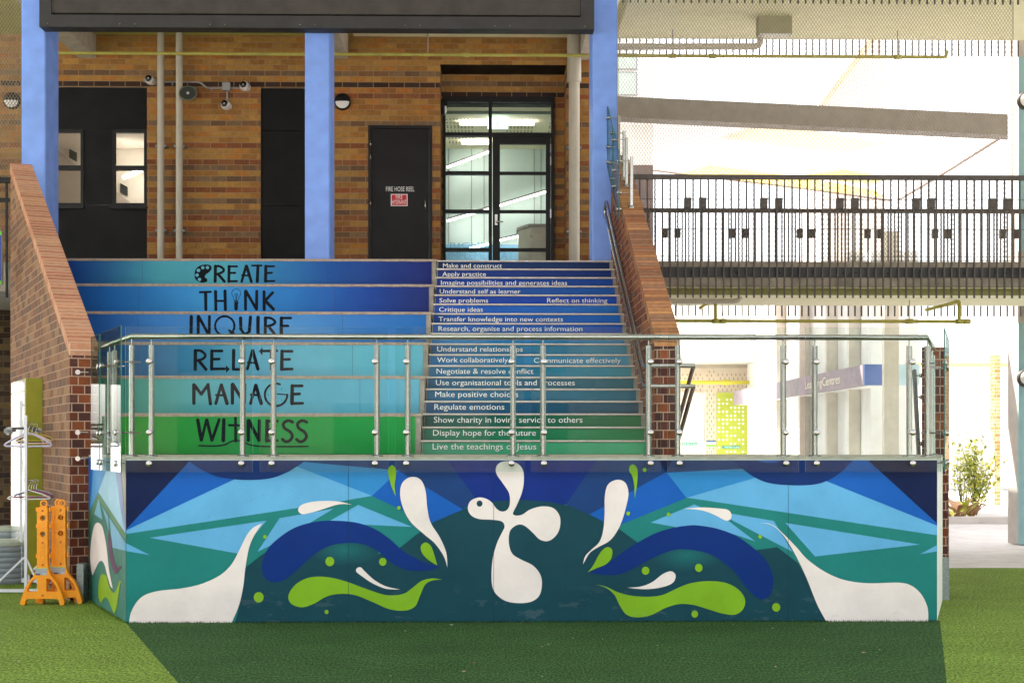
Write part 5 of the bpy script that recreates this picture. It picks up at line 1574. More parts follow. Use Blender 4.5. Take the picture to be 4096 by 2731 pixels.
mesh_screen("fine steel net filling the opening between the right blue column and the pale pillar", X(2472, YN + .1), X(4052, YN + .1), zlt + .02, E + 5.86, YN + .1)
mesh_screen("fine steel net left of the left blue column", X(-160, 18.1), X(85, 18.1), LAND + .02, E + 6.0, 18.1, r=.0042)

# left-hand black balcony railing and sign
zl_ = Z(732, 20, 17.9)
t = thing("balcony_railing", (X(10, 17.9), 17.9, LAND), "black flat-bar railing at the far left edge, left of the splayed brick wall", "railing")
b = MB(); b.box(X(-500, 17.9), X(46, 17.9), 17.87, 17.93, zl_, Z(711, 20, 17.9)); b.box(X(-500, 17.9), X(46, 17.9), 17.88, 17.92, Z(808, 20, 17.9), Z(793, 20, 17.9)); b.build("rail", M['black_metal'], t)
for px in (27, -90, -210, -330):
    b = MB(); b.box(X(px, 17.9) - .012, X(px, 17.9) + .012, 17.885, 17.915, Z(1190, 20, 17.9), zl_); b.build("baluster", M['black_metal'], t)
t = thing("notice_board", (X(-60, 16.6), 16.6, Z(1138, 0, 16.6)), "blue notice board with a lime band, just showing at the left edge", "sign")
b = MB(); z0, z1 = Z(1138, 0, 16.6), Z(924, 0, 16.6); b.box(X(-160, 16.6), X(9, 16.6), 16.6, 16.64, z0, z1); b.build("board", M['grey_pl'], t)
b = MB(); b.box(X(-158, 16.6), X(6, 16.6), 16.59, 16.599, z0 + .02, z1 - .05, 0); b.box(X(-158, 16.6), X(6, 16.6), 16.59, 16.599, z1 - .049, z1 - .005, 1); b.box(X(-158, 16.6), X(6, 16.6), 16.589, 16.5899, z0 + .001, z0 + .045, 1)
b.build("printed_face", [pbr("sign blue", lin((10, 50, 130))[:3], .5), pbr("sign lime", lin((90, 200, 20))[:3], .5)], t)
b = MB(); b.cyl((X(-80, 16.66), 16.68, 0), (X(-80, 16.66), 16.68, z1), .03, 10); b.build("post", M['grey_pl'], t)

# pale pillar at the right edge
px0, px1 = X(4074, 20.3), X(4074, 20.3)
t = thing("pillar", (px0, 20.3, 0), "pale concrete pillar at the right edge with a blue-green painted wall face", "pillar")
b = MB(); b.box(px0, px1 + 3, 20.32, 20.72, 0, E + 7); b.build("shaft", pbr("pale concrete", (0.40, 0.36, 0.32), .8, var=.12), t)
b = MB(); b.box(px1 + .001, px1 + 3, 20.3, 20.319, 0, E + (HY - 1290) / F * 20.3); b.box(px1 + .001, px1 + 3, 20.3, 20.319, E + (HY - 1000) / F * 20.3, E + (HY - 218) / F * 20.3)
b.build("painted_wall", pbr("blue green paint", (0.24, 0.40, 0.42), .6, var=.08), t)
for py, lab in ((1512, "round dark-ringed lamp on the blue-green wall at the right edge, lower of two"), (405, "round dark-ringed lamp on the blue-green wall at the right edge, upper of two")):
    p = P(4100, py, 20.29); t = thing("wall_lamp", tuple(p), lab, "wall lamp")
    b = MB(); b.lathe(p, (0, -1, 0), [(.13, 0), (.13, .06), (.1, .07)], 24); b.build("ring", M['rail_brown'], t)
    b = MB(); b.lathe(p, (0, -1, 0), [(.098, .071), (.06, .1), (.01, .108)], 24); b.build("diffuser", M['bulk_w'], t)

# ------------------------------------------------------------ under and over the walkways
t = thing("batten_light", tuple(P(3007, 1160, 18.6)), "off-white light fitting under the lower walkway's soffit", "ceiling light")
p0_, p1_ = P(2932, 1150, 18.6), P(3084, 1172, 18.6)
b = MB(); b.box(p0_.x, p1_.x, 18.5, 18.75, p1_.z, zlb - .003); b.build("housing", M['cam_white'], t)
b = MB(); b.box(p0_.x + .03, p1_.x - .03, 18.52, 18.73, p1_.z - .02, p1_.z - .001); b.build("diffuser", M['bulk_w'], t)
def pipe_thing(name, lab, paths, r, mat, Y):
    t = thing(name, tuple(P(*paths[0][0], Y)), lab, "pipe"); b = MB()
    for i, pa in enumerate(paths): b.tube([P(x, y, Y) for x, y in pa], r, 10)
    b.build("pipe", mat, t)
    return t, b
M['pvc_l'] = pbr("pale pvc", (.55, .50, .42), .5)
pipe_thing("drain_pipe", "pale drain pipe elbowing up into the soffit below the light fitting of the lower walkway", [[(2600, 1204), (2930, 1205), (2950, 1202), (2960, 1192), (2962, 1172)]], .035, M['pvc_l'], 18.9)
t, _ = pipe_thing("gas_pipe", "yellow pipe with risers hanging below the lower walkway", [[(2600, 1283), (3866, 1286)], [(2862, 1198), (2862, 1283)], [(3837, 1206), (3837, 1286)], [(2862, 1198), (2830, 1212), (2797, 1234)], [(3837, 1203), (3790, 1218), (3702, 1240)]], .024, M['yellow_pipe'], 19.3)
b = MB()
for px, py in ((2862, 1284), (2892, 1284), (3837, 1286), (3866, 1286), (3637, 1285)): p = P(px, py, 19.3); b.cyl((p.x - .05, 19.3, p.z), (p.x + .05, 19.3, p.z), .035, 10)
b.build("coupling", M['yellow_pipe'], t)
b = MB()
for px in (2706, 3637, 2892): p = P(px, 1284, 19.3); b.cyl(p, (p.x, p.y, p.z + .12 if px == 2892 else zlb), .006, 6)
b.build("hanger_rod", M['grey_pl'], t)
pipe_thing("drain_pipe", "pale drain pipe running into the grey box under the upper walkway", [[(2440, 188), (3020, 187), (3036, 182), (3041, 168), (3041, 150)]], .045, M['pvc_l'], 19.2)
t = thing("batten_light", tuple(P(3088, 140, 19.2)), "grey-olive box fitting under the upper walkway's soffit", "ceiling light")
p0_, p1_ = P(3024, 128, 19.2), P(3156, 150, 19.2)
b = MB(); b.box(p0_.x, p1_.x, 19.0, 19.2, p1_.z, zub - .003); b.build("housing", pbr("olive grey box", (.30, .29, .18), .6), t)
b = MB(); b.box(p0_.x + .02, p1_.x - .02, 19.02, 19.18, p1_.z - .012, p1_.z - .001); b.build("diffuser", M['bulk_w'], t)

# ------------------------------------------------------------ courtyard beyond
# big inclined grey beam
t = thing("roof_beam", (5, 22.3, E + 5.4), "large grey steel beam sloping down to the right behind the net", "beam")
b = MB(); a0, a1, c0, c1_ = P(2400, 382, 22.3), P(2400, 465, 22.3), P(4110, 461, 22.3), P(4110, 544, 22.3)
v = [a1, c1_, c0, a0]; v2 = [q + Vector((0, .35, 0)) for q in v]
b.add(v + v2, [(0, 1, 2, 3), (7, 6, 5, 4), (0, 4, 5, 1), (3, 2, 6, 7), (1, 5, 6, 2), (0, 3, 7, 4)])
b.build("web", pbr("grey beam paint", (.17, .15, .125), .6, var=.15), t)
# building at the left of the courtyard (white, pale green windows)
Yb = 27.0
t = thing("white_building", (X(2500, Yb), Yb, 0), "narrow white building edge with pale green windows just right of the blue column", "building")
b = MB(); b.box(X(2300, Yb), X(2613, Yb), Yb, Yb + 5, Z(660, 2600, Yb), 11); b.build("wall", M['white_paint'], t)
b = MB(); b.box(X(2300, Yb), X(2613, Yb), Yb, Yb + 5, 0, Z(660, 2600, Yb) - .002); b.build("lower_wall", pbr("pinkish grey wall", (.16, .125, .12), .8), t)
for (y0, y1) in ((215, 282), (290, 385)):
    b = MB(); b.box(X(2400, Yb), X(2549, Yb), Yb - .03, Yb - .001, Z(y1, 2500, Yb), Z(y0, 2500, Yb)); wo = b.build("window", M['grey_pl'], t)
    b = MB(); b.box(X(2402, Yb), X(2543, Yb), Yb - .04, Yb - .031, Z(y1 - 6, 2500, Yb), Z(y0 + 4, 2500, Yb)); b.build("pane", pbr("pale green glass", (.45, .55, .50), .2), wo)
# perforated building
Yp = 36.0
t = thing("perforated_building", (X(2900, Yp), Yp, 0), "beige perforated-metal building with a lime door and a pale door, seen under the walkway", "building")
def px_(x): return X(2600 + x / 2.24, Yp)
def pz_(y): return Z(1150 + y / 2.24, 2900, Yp)
def perf(b, x0, x1, z0, z1, Y, m_plate, holes_pitch, slot, m_h=1, keep=lambda i, j: True, dot_=False):
    b.box(x0, x1, Y, Y + .04, z0, z1, m_plate)
    nx = int((x1 - x0 - .04) / holes_pitch[0]); nz = int((z1 - z0 - .04) / holes_pitch[1])
    for j in range(nz):
        for i in range(nx):
            if not keep(i, j): continue
            x = x0 + .03 + (i + (.5 if (j % 2 and not dot_) else 0)) * holes_pitch[0]; z = z0 + .03 + j * holes_pitch[1]
            if x + slot[0] > x1 - .01: continue
            if dot_:
                b.add([(x + slot[0] / 2 * (1 + math.cos(a)), Y - .002, z + slot[0] / 2 * (1 + math.sin(a))) for a in [k * math.pi / 4 for k in range(8)]], [tuple(range(8))], m_h)
            else: b.add([(x, Y - .002, z), (x + slot[0], Y - .002, z), (x + slot[0], Y - .002, z + slot[1]), (x, Y - .002, z + slot[1])], [(0, 1, 2, 3)], m_h)
slotm = pbr("slot shade", (.33, .24, .19), .8)
shinem = pbr("white backing seen through holes", (.85, .85, .80), .6)
b = MB()
perf(b, px_(497), px_(597), 0, pz_(720), Yp, 0, (.115, .10), (.028, .062)); perf(b, px_(892), px_(1064), 0, pz_(720), Yp, 0, (.115, .10), (.028, .062))
perf(b, px_(200), px_(497), pz_(938), pz_(720), Yp, 0, (.115, .10), (.028, .062)); perf(b, px_(597), px_(892), pz_(938), pz_(720), Yp, 0, (.115, .10), (.028, .062))
b.build("perforated_wall", [M['beige'], slotm], t)
b = MB(); b.box(px_(200), px_(1131), Yp - 1.2, Yp + .1, pz_(690), pz_(630)); b.build("floor_edge", pbr("pale floor edge", (.62, .58, .50), .8, var=.2), t)
b = MB(); b.box(px_(200), px_(1131), Yp - .05, Yp + 5, pz_(719), pz_(691)); b.build("lintel", pbr("beige lintel", (.42, .36, .29), .8), t)
b = MB(); b.box(px_(1066), px_(1131), Yp - .6, Yp + 3, 0, pz_(691)); b.build("corner_wall", pbr("shaded grey wall", (.34, .34, .30), .8), t)
b = MB(); perf(b, px_(597), px_(877), 0.05, pz_(940), Yp - .03, 0, (.105, .105), (.058, .05), keep=lambda i, j: (i * 7 + j * 5 + (i * j) % 3) % 9 > (1 if j > 18 else 3), dot_=True)
d1 = b.build("door", [M['lime_door'], shinem], t)
b = MB(); perf(b, px_(215), px_(485), 0.05, pz_(940), Yp - .03, 0, (.105, .105), (.05, .05), keep=lambda i, j: (i * 5 + j * 3) % 7 > 2, dot_=True)
d2 = b.build("door", [pbr("pale pink door", (.66, .58, .52), .6), shinem], t)
b = MB(); b.box(px_(645), px_(805), Yp - .05, Yp - .04, pz_(1440), pz_(1417)); sb = b.build("sign", pbr("green push sign", (.03, .32, .24), .5), d1)
lettering([("Push bar to open", px_(668), px_(798), pz_(1435), .05, Yp - .052, 0)], sb, [M['white_ink']])
b = MB(); b.box(px_(284), px_(425), Yp - .05, Yp - .04, pz_(1411), pz_(1388)); sb = b.build("sign", M['lime'], d2); sb.data.materials[0] = bpy.data.materials["green push sign"]
lettering([("Push bar to open", px_(292), px_(420), pz_(1406), .05, Yp - .052, 0)], sb, [M['white_ink']])
for sx in (503, 912):
    b = MB(); b.box(px_(sx), px_(sx + 86), Yp - .02, Yp - .01, pz_(1427), pz_(1369), 0); b.box(px_(sx), px_(sx + 86), Yp - .024, Yp - .0205, pz_(1384), pz_(1369), 1); b.box(px_(sx), px_(sx + 86), Yp - .024, Yp - .0205, pz_(1424), pz_(1405), 2)
    b.build("sign", [M['white_ink'], pbr("sign navy", (.04, .12, .26), .5), pbr("sign green", (.22, .50, .06), .5)], t)
b = MB(); b.cyl((px_(200), Yp - .3, pz_(853)), (px_(1131), Yp - .3, pz_(853)), .052, 10)
for x in (663, 975): b.cyl((px_(x) - .08, Yp - .3, pz_(853)), (px_(x) + .08, Yp - .3, pz_(853)), .075, 10)
b.build("yellow_pipe", pbr("bright yellow pipe", (.55, .48, .03), .45), t)
b = MB()
for (a, c) in ((200, 323), (328, 411), (416, 719), (724, 805), (811, 1066)):
    perf(b, px_(a), px_(c), pz_(622), pz_(367), Yp - 1.1, 0, (.11, .11), (.02, .05))
b.build("upper_screen", [M['white_paint'], pbr("pale slot", (.6, .6, .55), .8)], t)
b = MB(); b.box(px_(200), px_(1131), Yp - .3, Yp + 4, pz_(367) + .6, pz_(300)); 
b.box(px_(262), px_(350), Yp - .34, Yp - .301, pz_(347), pz_(318), 1); b.box(px_(380), px_(755), Yp - .34, Yp - .301, pz_(347), pz_(318), 1); b.box(px_(775), px_(1064), Yp - .34, Yp - .301, pz_(347), pz_(318), 2); b.box(px_(1068), px_(1131), Yp - .34, Yp - .301, pz_(347), pz_(318), 3)
b.build("upper_band", [M['white_paint'], pbr("mint strip", (.55, .80, .50), .6), pbr("ice strip", (.70, .82, .88), .6), pbr("sky strip", (.25, .55, .80), .6)], t)
b = MB(); b.box(px_(1068), px_(1131), Yp + .5, Yp + 3, pz_(630), pz_(347)); b.box(px_(1064), px_(1131), Yp - .2, Yp + 2.5, pz_(300), pz_(100), 1); b.build("upper_corner", [pbr("blue grey corner", (.42, .48, .52), .7), pbr("mauve corner", (.38, .28, .36), .7)], t)

# white finned wing running towards the camera, with a purple sign band
xw = 6.75
def yfin(px):      # depth where the plane x = xw is seen at this column
    r_d = ray(px, HY); return xw * r_d.y / r_d.x
t = thing("finned_building", (xw, 30, 0), "white building wing with vertical fins in a beige shade tone and a purple sign band", "building")
b = MB(); b.box(xw + .02, X(3672, 24.3), 24.3, 36.5, 0, 4.9); b.build("wall", M['white_paint'], t)
fins = [(3105, 3139), (3200, 3236), (3306, 3346), (3395, 3438), (3537, 3592)]
for f0_, f1_ in fins:
    y_ = yfin(f1_); xl = X(f0_, y_)
    b = MB(); b.box(xl, xw + .015, y_, y_ + .12, 0, 5.0); b.build("fin", pbr("shade toned fin", (.74, .69, .60), .8), t)  # beige carries the shade on the camera side of white fins
ya_, yb_ = yfin(3553) + .02, yfin(3112)
zt1, zb1 = Z(1458, 3553, ya_), Z(1541, 3553, ya_)
xo = xw - .42
b = MB(); b.box(xo, xo + .1, ya_, 35.6, zb1, zt1); bo = b.build("sign_band", M['purple'], t)
b = MB(); b.box(xo + .1, xw + .02, ya_, 35.6, zb1, zb1 + .05); b.build("band_soffit", M['white_paint'], t)
b = MB()
vs, fs = text_mesh("LearningCentres", 0, 1, 0, .16, 0, 0)
yA, yB = xo * 1.0 / 1, 0
def yat(px):
    r_d = ray(px, HY); return xo * r_d.y / r_d.x
y_a, y_b = yat(3223), yat(3363)
vv = [(xo - .012, y_a + (y_b - y_a) * v[0], zb1 + .10 + v[2]) for v in vs]
b.add(vv, fs); b.build("lettering", pbr("pale metal letters", (.8, .72, .55), .5), bo)
# light blue return facing the camera
b = MB(); b.box(xo + .0, X(3572, ya_) , ya_ - .10, ya_ - .001, zb1, zt1, 0); b.box(X(3572, ya_) + .001, X(3672, ya_), ya_ - .10, ya_ - .001, zb1 - .0, zt1, 1)
b.build("blue_return", [pbr("mid blue paint", (.16, .26, .62), .6), pbr("ice blue paint", (.55, .74, .84), .6)], t)

# shade sails
def sail(lab, pts, cells, mats):
    t = thing("shade_sail", tuple(pts[0]), lab, "shade sail")
    return t
t = thing("shade_sail", tuple(P(3200, 600, 32)), "large pale shade sail with yellow diamonds, hung beyond the lower walkway behind the net", "shade sail")
depth = lambda px, py: 24.0 + (py - 400) * .034
def sp_(px, py, d=0): return P(px, py, depth(px, py) + d)
def cloth(col, name, k=.35):
    m = bpy.data.materials.new(name); m.use_nodes = True; tt = m.node_tree; bb = tt.nodes["Principled BSDF"]
    bb.inputs["Base Color"].default_value = (*col, 1); bb.inputs["Roughness"].default_value = .9
    tl = tt.nodes.new("ShaderNodeBsdfTranslucent"); tl.inputs[0].default_value = (*col, 1)
    mx = tt.nodes.new("ShaderNodeMixShader"); mx.inputs[0].default_value = k
    L(tt, bb.outputs[0], mx.inputs[1]); L(tt, tl.outputs[0], mx.inputs[2]); L(tt, mx.outputs[0], tt.nodes["Material Output"].inputs[0])
    return m
b = MB()
outl = [(2440, 430), (4040, 500), (4010, 545), (3800, 678), (3593, 800), (3555, 800), (3200, 750), (2800, 704), (2614, 681), (2440, 660)]
b.poly([sp_(*p) for p in outl], 0)
yl = [[(2864, 543), (3006, 502), (3240, 515), (3545, 574), (3370, 613), (3240, 598)], [(2716, 696), (2838, 660), (3180, 705), (3500, 760), (3540, 792), (3000, 730)], [(3180, 705), (3372, 676), (3560, 712), (3480, 740)]]
for q in yl: b.poly([sp_(p[0], p[1], -.06) for p in q], 1)
b.build("fabric", [cloth((.82, .76, .74), "pale sail cloth"), cloth((.86, .74, .28), "yellow sail cloth")], t)
b = MB()
for q in ([(2600, 679), (2800, 704), (3200, 751), (3557, 801)], [(3593, 801), (3800, 679), (4012, 545)]): b.tube([sp_(*p, -.05) for p in q], .035, 6)
b.build("edge_rope", pbr("brown edge webbing", (.22, .16, .12), .8), t)
# gabled building with an orange fascia, far behind
Yq = 48
t = thing("gabled_building", tuple(P(3480, 900, Yq)), "faint pale gabled building with an orange-brown raking fascia, high behind the net", "building")
def prism_xz(pts, Y, th, m, mat, name):
    b = MB(); b.prism([(P(x, y, Y).x, P(x, y, Y).z) for x, y in pts], [], lambda x, z, tt: (x, Y + tt, z), 0, th, 0); o = b.build(name, mat, t)
    import bmesh as bm_
    bm = bm_.new(); bm.from_mesh(o.data); bm_.ops.recalc_face_normals(bm, faces=bm.faces); bm.to_mesh(o.data); bm.free()
prism_xz([(3290, 430), (3500, 160), (3540, 160), (3540, 1500), (3290, 1500)], Yq, 4, 0, pbr("pale pink wall", (.72, .64, .60), .8), "wall")
prism_xz([(3268, 430), (3290, 432), (3512, 150), (3480, 150)], Yq - .4, .39, 0, pbr("orange brown fascia", (.62, .46, .32), .7), "fascia")
# distant white hall that closes the courtyard
t = thing("white_hall", (14, 46, 0), "plain white hall wall closing the courtyard beyond the garden", "building")
b = MB(); b.box(8.5, 26, 44, 46, 0, Z(1467, 3900, 44)); b.build("wall", M['white_paint'], t)
b = MB(); b.box(8.4, 26.1, 43.9, 46.1, Z(1467, 3900, 44) + .001, Z(1467, 3900, 44) + .12); b.build("yellow_capping", pbr("straw capping", (.60, .52, .22), .7), t)
for a, c in ((3815, 3905), (3915, 3975)):
    b = MB(); b.box(X(a, 43.9), X(c, 43.9), 43.95, 43.99, .6, 2.9); b.build("panel", pbr("off white panel", (.66, .64, .60), .8), t)
t = thing("brick_post", (X(3988, 33), 33, 0), "pale orange brick post in the garden next to the pillar", "brick post")
b = MB(); b.box(X(3978, 33), X(4002, 33), 33, 33.3, 0, Z(1420, 3990, 33)); b.build("shaft", brick_mat("pale orange brick", [(230, 180, 120), (220, 160, 100), (236, 196, 150)], (235, 225, 210)), t)
b = MB(); b.box(X(3975, 33), X(4005, 33), 32.97, 33.33, Z(1420, 3990, 33) + .001, Z(1420, 3990, 33) + .08); b.build("cap", M['white_paint'], t)
# garden
kb = MB(); kb.box(X(3700, 25), 16, 25.6, 25.8, -.01, .12); kb.box(6.9, X(3700, 25), 25.6, 25.75, -.01, .1)
tag(kb.build("kerb", M['paving']), "low pale garden kerb in front of the sunlit planting", "kerb")
def shrub(p, h, w_s, n, lab, cols, leaf=.06, seed=1, name="shrub"):
    rnd = random.Random(seed)
    t = thing(name, tuple(p), lab, "shrub")
    b = MB(); stems = []
    for i in range(9):
        a = rnd.uniform(0, 6.28); tip = p + Vector((math.cos(a) * w_s * rnd.uniform(.1, .9), math.sin(a) * w_s * rnd.uniform(.1, .9), h * rnd.uniform(.6, 1)))
        mid = p.lerp(tip, .5) + Vector((rnd.uniform(-.05, .05), rnd.uniform(-.05, .05), .08)); stems.append((p, mid, tip)); b.tube([p, mid, tip], [.014, .009, .004], 5)
    b.build("stem", pbr("green brown stem", (.15, .13, .06), .8), t)
    b = MB()
    for i in range(n):
        s = rnd.choice(stems); f = rnd.uniform(.25, 1.05)
        c = (s[0].lerp(s[1], f * 2) if f < .5 else s[1].lerp(s[2], f * 2 - 1)) + Vector([rnd.gauss(0, .09) for _ in range(3)])
        d = Vector((rnd.uniform(-1, 1), rnd.uniform(-1, 1), rnd.uniform(-.2, 1))).normalized(); sd = d.cross(Vector((rnd.uniform(-1, 1), rnd.uniform(-1, 1), 1))).normalized()
        l = leaf * rnd.uniform(.6, 1.3)
        b.add([c, c + d * l * .5 + sd * l * .3, c + d * l, c + d * l * .5 - sd * l * .3], [(0, 1, 2, 3)], rnd.randrange(len(cols)))
    b.build("foliage", cols, t)
gl_ = [pbr("yellow green leaf", (.50, .52, .06), .5), pbr("deep green leaf", (.22, .28, .05), .5), pbr("lime leaf", (.62, .60, .12), .5)]
shrub(Vector((X(3905, 28.5), 28.5, 0)), 1.6, .55, 900, "loose yellow-green shrub in the bright garden right of the brick pier", gl_, .10, 3)
shrub(Vector((X(3850, 29.5), 29.5, 0)), 1.3, .4, 260, "smaller sparse yellow-green shrub behind and left of the loose one", gl_, .09, 5)
def bromeliad(p, s, lab, seed):
    rnd = random.Random(seed); t = thing("bromeliad", tuple(p), lab, "plant"); b = MB()
    for i in range(26):
        a = rnd.uniform(0, 6.28); l = s * rnd.uniform(.6, 1); d = Vector((math.cos(a), math.sin(a), 0)); sd = Vector((-d.y, d.x, 0)) * s * .07
        pts = [p + d * l * f * .8 + Vector((0, 0, l * (1.15 * f - .55 * f * f))) for f in (0, .3, .6, .85, 1)]
        ws = (1, 1.3, 1.1, .6, .05)
        vs = [q + sd * w__ for q, w__ in zip(pts, ws)] + [q - sd * w__ for q, w__ in zip(pts, ws)]
        b.add(vs, [(i_, i_ + 1, 6 + i_, 5 + i_) for i_ in range(4)], rnd.randrange(3))
    b.build("leaves", [pbr("bronze leaf", (.36, .16, .07), .5), pbr("rust leaf", (.42, .22, .10), .5), gl_[0]], t)
bromeliad(Vector((X(3842, 26.6), 26.6, 0)), .75, "bronze bromeliad in front of the shrubs in the garden", 1)
bromeliad(Vector((X(3885, 27.2), 27.2, 0)), .6, "bronze bromeliad, farther right and behind the bigger one", 2)
bromeliad(Vector((X(3812, 25.95), 25.95, 0)), .4, "small bronze bromeliad low at the left end of the garden", 4)

# ------------------------------------------------------------ things by the left wall
# lime framed wall cabinet on the outer face of the splayed wall
t = thing("wall_cabinet", (pL.x, 15, 0), "tall lime-green framed cabinet with a white glossy front, fixed to the left brick wall", "wall cabinet")
def on_wall(px):
    return along_side(pL, dirL, px)
q0 = on_wall(170); q1 = q0 + dirL * 1.22
z0, z1 = .10, Z(1513, 150, q0.y)
nn = nL; th_ = .17
b = MB()
def cab(a, c, t0, t1, z0, z1, m): b.add([a + nn * t0 + Vector((0, 0, z0)), c + nn * t0 + Vector((0, 0, z0)), c + nn * t1 + Vector((0, 0, z0)), a + nn * t1 + Vector((0, 0, z0)), a + nn * t0 + Vector((0, 0, z1)), c + nn * t0 + Vector((0, 0, z1)), c + nn * t1 + Vector((0, 0, z1)), a + nn * t1 + Vector((0, 0, z1))],
                                       [(0, 3, 2, 1), (4, 5, 6, 7), (0, 1, 5, 4), (1, 2, 6, 5), (2, 3, 7, 6), (3, 0, 4, 7)], m)
cab(q0, q1, .001, th_, z0, z1, 0); b.build("frame", M['lime'], t)
b = MB(); cab(q0 + dirL * .03, q1 - dirL * .03, th_ + .001, th_ + .012, z0 + .04, z1 - .14, 0); cab(q0 + dirL * .03, q1 - dirL * .03, th_ + .001, th_ + .012, z1 - .13, z1 - .01, 0)
b.build("front", pbr("polished white metal panel", (.90, .93, .88), .13, .75, var=.02), t)

# clothes rack
t = thing("clothes_rack", (X(104, 13.95), 13.95, 0), "white tubular two-tier clothes rack standing end-on beside the left brick wall", "clothes rack")
def z1p(x, y, Y): return P(x / 1.5675, 1450 + y / 1.5675, Y)
xr_ = z1p(163, 1400, 13.95).x
def bx(b, x, y, z0, z1, w=.028): b.box(x - w / 2, x + w / 2, y - w / 2, y + w / 2, z0, z1)
za = z1p(163, 330, 13.95).z; zb2 = z1p(180, 240, 14.95).z
b = MB(); bx(b, xr_, 13.95, .04, za); b.build("upright", M['rack'], t)
b = MB(); x2, x3 = z1p(132, 1300, 14.9).x, z1p(181, 1300, 14.9).x; bx(b, x2, 14.9, .04, zb2, .024); bx(b, x3, 14.9, .04, zb2, .024); b.box(x2 - .01, x3 + .01, 14.89, 14.91, zb2 - .06, zb2 - .03); b.build("rear_frame", M['rack'], t)
b = MB(); b.bar((xr_, 13.95, za - .09), ((x2 + x3) / 2, 14.9, za - .09), .024, .024); b.bar((xr_, 13.95, z1p(0, 745, 14).z), ((x2 + x3) / 2, 14.9, z1p(0, 745, 14).z), .024, .024); b.build("hanging_rail", M['rack'], t)
b = MB()
for yy in (13.95, 14.9):
    b.box(xr_ - .62, xr_ + .16, yy - .013, yy + .013, .012, .042)
    b.bar((xr_ - .36, yy, .035), (xr_ - .02, yy, .36), .018, .018); b.bar((xr_ + .15, yy, .035), (xr_ + .0, yy, .36), .018, .018)
for xx in (xr_ - .55, xr_ + .12): b.bar((xx, 13.95, .055), (xx, 14.9, .055), .02, .02)
b.build("base", M['rack'], t)
def hanger(x, y, z, w, hgt, ang, mat, lab, r=.006, yb=0, clip_=False):
    t = thing("coat_hanger", (x, y, z), lab, "coat hanger", "plastic coat hangers on the white rack")
    c, s = math.cos(ang), math.sin(ang)
    def q(u, v): return Vector((x + u * c, y + u * s, z + v))
    b = MB()
    b.tube([q(.0, -.07), q(0, -.03), q(.012, -.012), q(.02, .01), q(.01, .032), q(-.012, .03), q(-.02, .01)], r * .55, 6)
    b.build("hook", M['steel'] if mat is not M['rack'] else M['rack'], t)
    b = MB(); h = hgt
    b.tube([q(0, -.07), q(w * .12, -.085), q(w * .30, -.07 - h * .45), q(w * .47, -.07 - h * .85), q(w * .5, -.07 - h * .95), q(w * .46, -.07 - h * 1.05), q(0, -.07 - h * 1.08), q(-w * .46, -.07 - h * 1.05), q(-w * .5, -.07 - h * .95), q(-w * .47, -.07 - h * .85), q(-w * .30, -.07 - h * .45), q(-w * .12, -.085)], r, 8, closed=True)
    if clip_:
        b.tube([q(w * .18, -.07 - h * .25), q(w * .3, -.07 - h * 1.05)], r * .7, 6); b.tube([q(-w * .18, -.07 - h * .25), q(-w * .3, -.07 - h * 1.05)], r * .7, 6)
    b.build("frame", mat, t)
hm = {k: pbr(k + " plastic", c, .4) for k, c in dict(lilac=(.52, .50, .66), blush=(.74, .50, .46), mustard=(.45, .34, .03), black=(.02, .02, .022), white=(.75, .76, .76), maroon=(.22, .03, .05), violet=(.12, .06, .28), ash=(.45, .46, .46)).items()}
zt_h = za - .11
for i, (c, w_, h, a, dx_, clp, lab) in enumerate([("lilac", .47, .125, .10, 0, False, "thick lilac coat hanger on the upper rail of the rack, lowest and widest"), ("blush", .40, .095, -.06, .01, True, "pale pink clip hanger on the upper rail"),
        ("mustard", .42, .07, -.15, .02, False, "thin mustard hanger on the upper rail"), ("black", .38, .085, .22, -.01, False, "thin black hanger half hidden on the upper rail")]):
    hanger(xr_ + dx_ - .01, 14.05 + i * .09, zt_h, w_, h, a, hm[c], lab, .010 if c == "lilac" else .006, clip_=clp)
zl_h = z1p(0, 745, 14).z - .02
for i, (c, w_, h, a, lab) in enumerate([("white", .42, .085, .12, "white hanger on the lower rail of the rack, nearest"), ("maroon", .43, .07, -.05, "maroon hanger on the lower rail"), ("violet", .41, .075, .05, "violet hanger on the lower rail"), ("ash", .40, .07, -.12, "pale grey hanger on the lower rail")]):
    hanger(xr_ - .01, 14.07 + i * .08, zl_h, w_, h, a, hm[c], lab, .0065)
t = thing("duster", tuple(z1p(150, 415, 14.4)), "black bar with fluffy white duster ends hung across the top of the rack", "duster")
b = MB(); a, c = z1p(78, 412, 14.4), z1p(228, 414, 14.4); b.box(a.x, c.x, 14.39, 14.42, a.z - .012, a.z + .012); b.box(a.x, a.x + .03, 14.38, 14.42, a.z - .035, a.z - .012); b.box(c.x - .03, c.x, 14.38, 14.42, a.z - .035, a.z - .012); b.build("bar", hm["black"], t)
for (px, s_) in ((55, 1), (240, .8)):
    b = MB(); p = z1p(px, 428, 14.43); rnd = random.Random(px)
    for i in range(420):
        d = Vector([rnd.gauss(0, 1) for _ in range(3)]).normalized(); d.x *= 1.2; o_ = p + d * .012; e_2 = p + d * .042 * s_ * rnd.uniform(.8, 1.1); w2 = d.cross(Vector((.3, .5, .8))).normalized() * .003
        b.add([o_ + w2, o_ - w2, e_2 - w2, e_2 + w2], [(0, 1, 2, 3)])
    b.build("fluff", hm["white"], t)

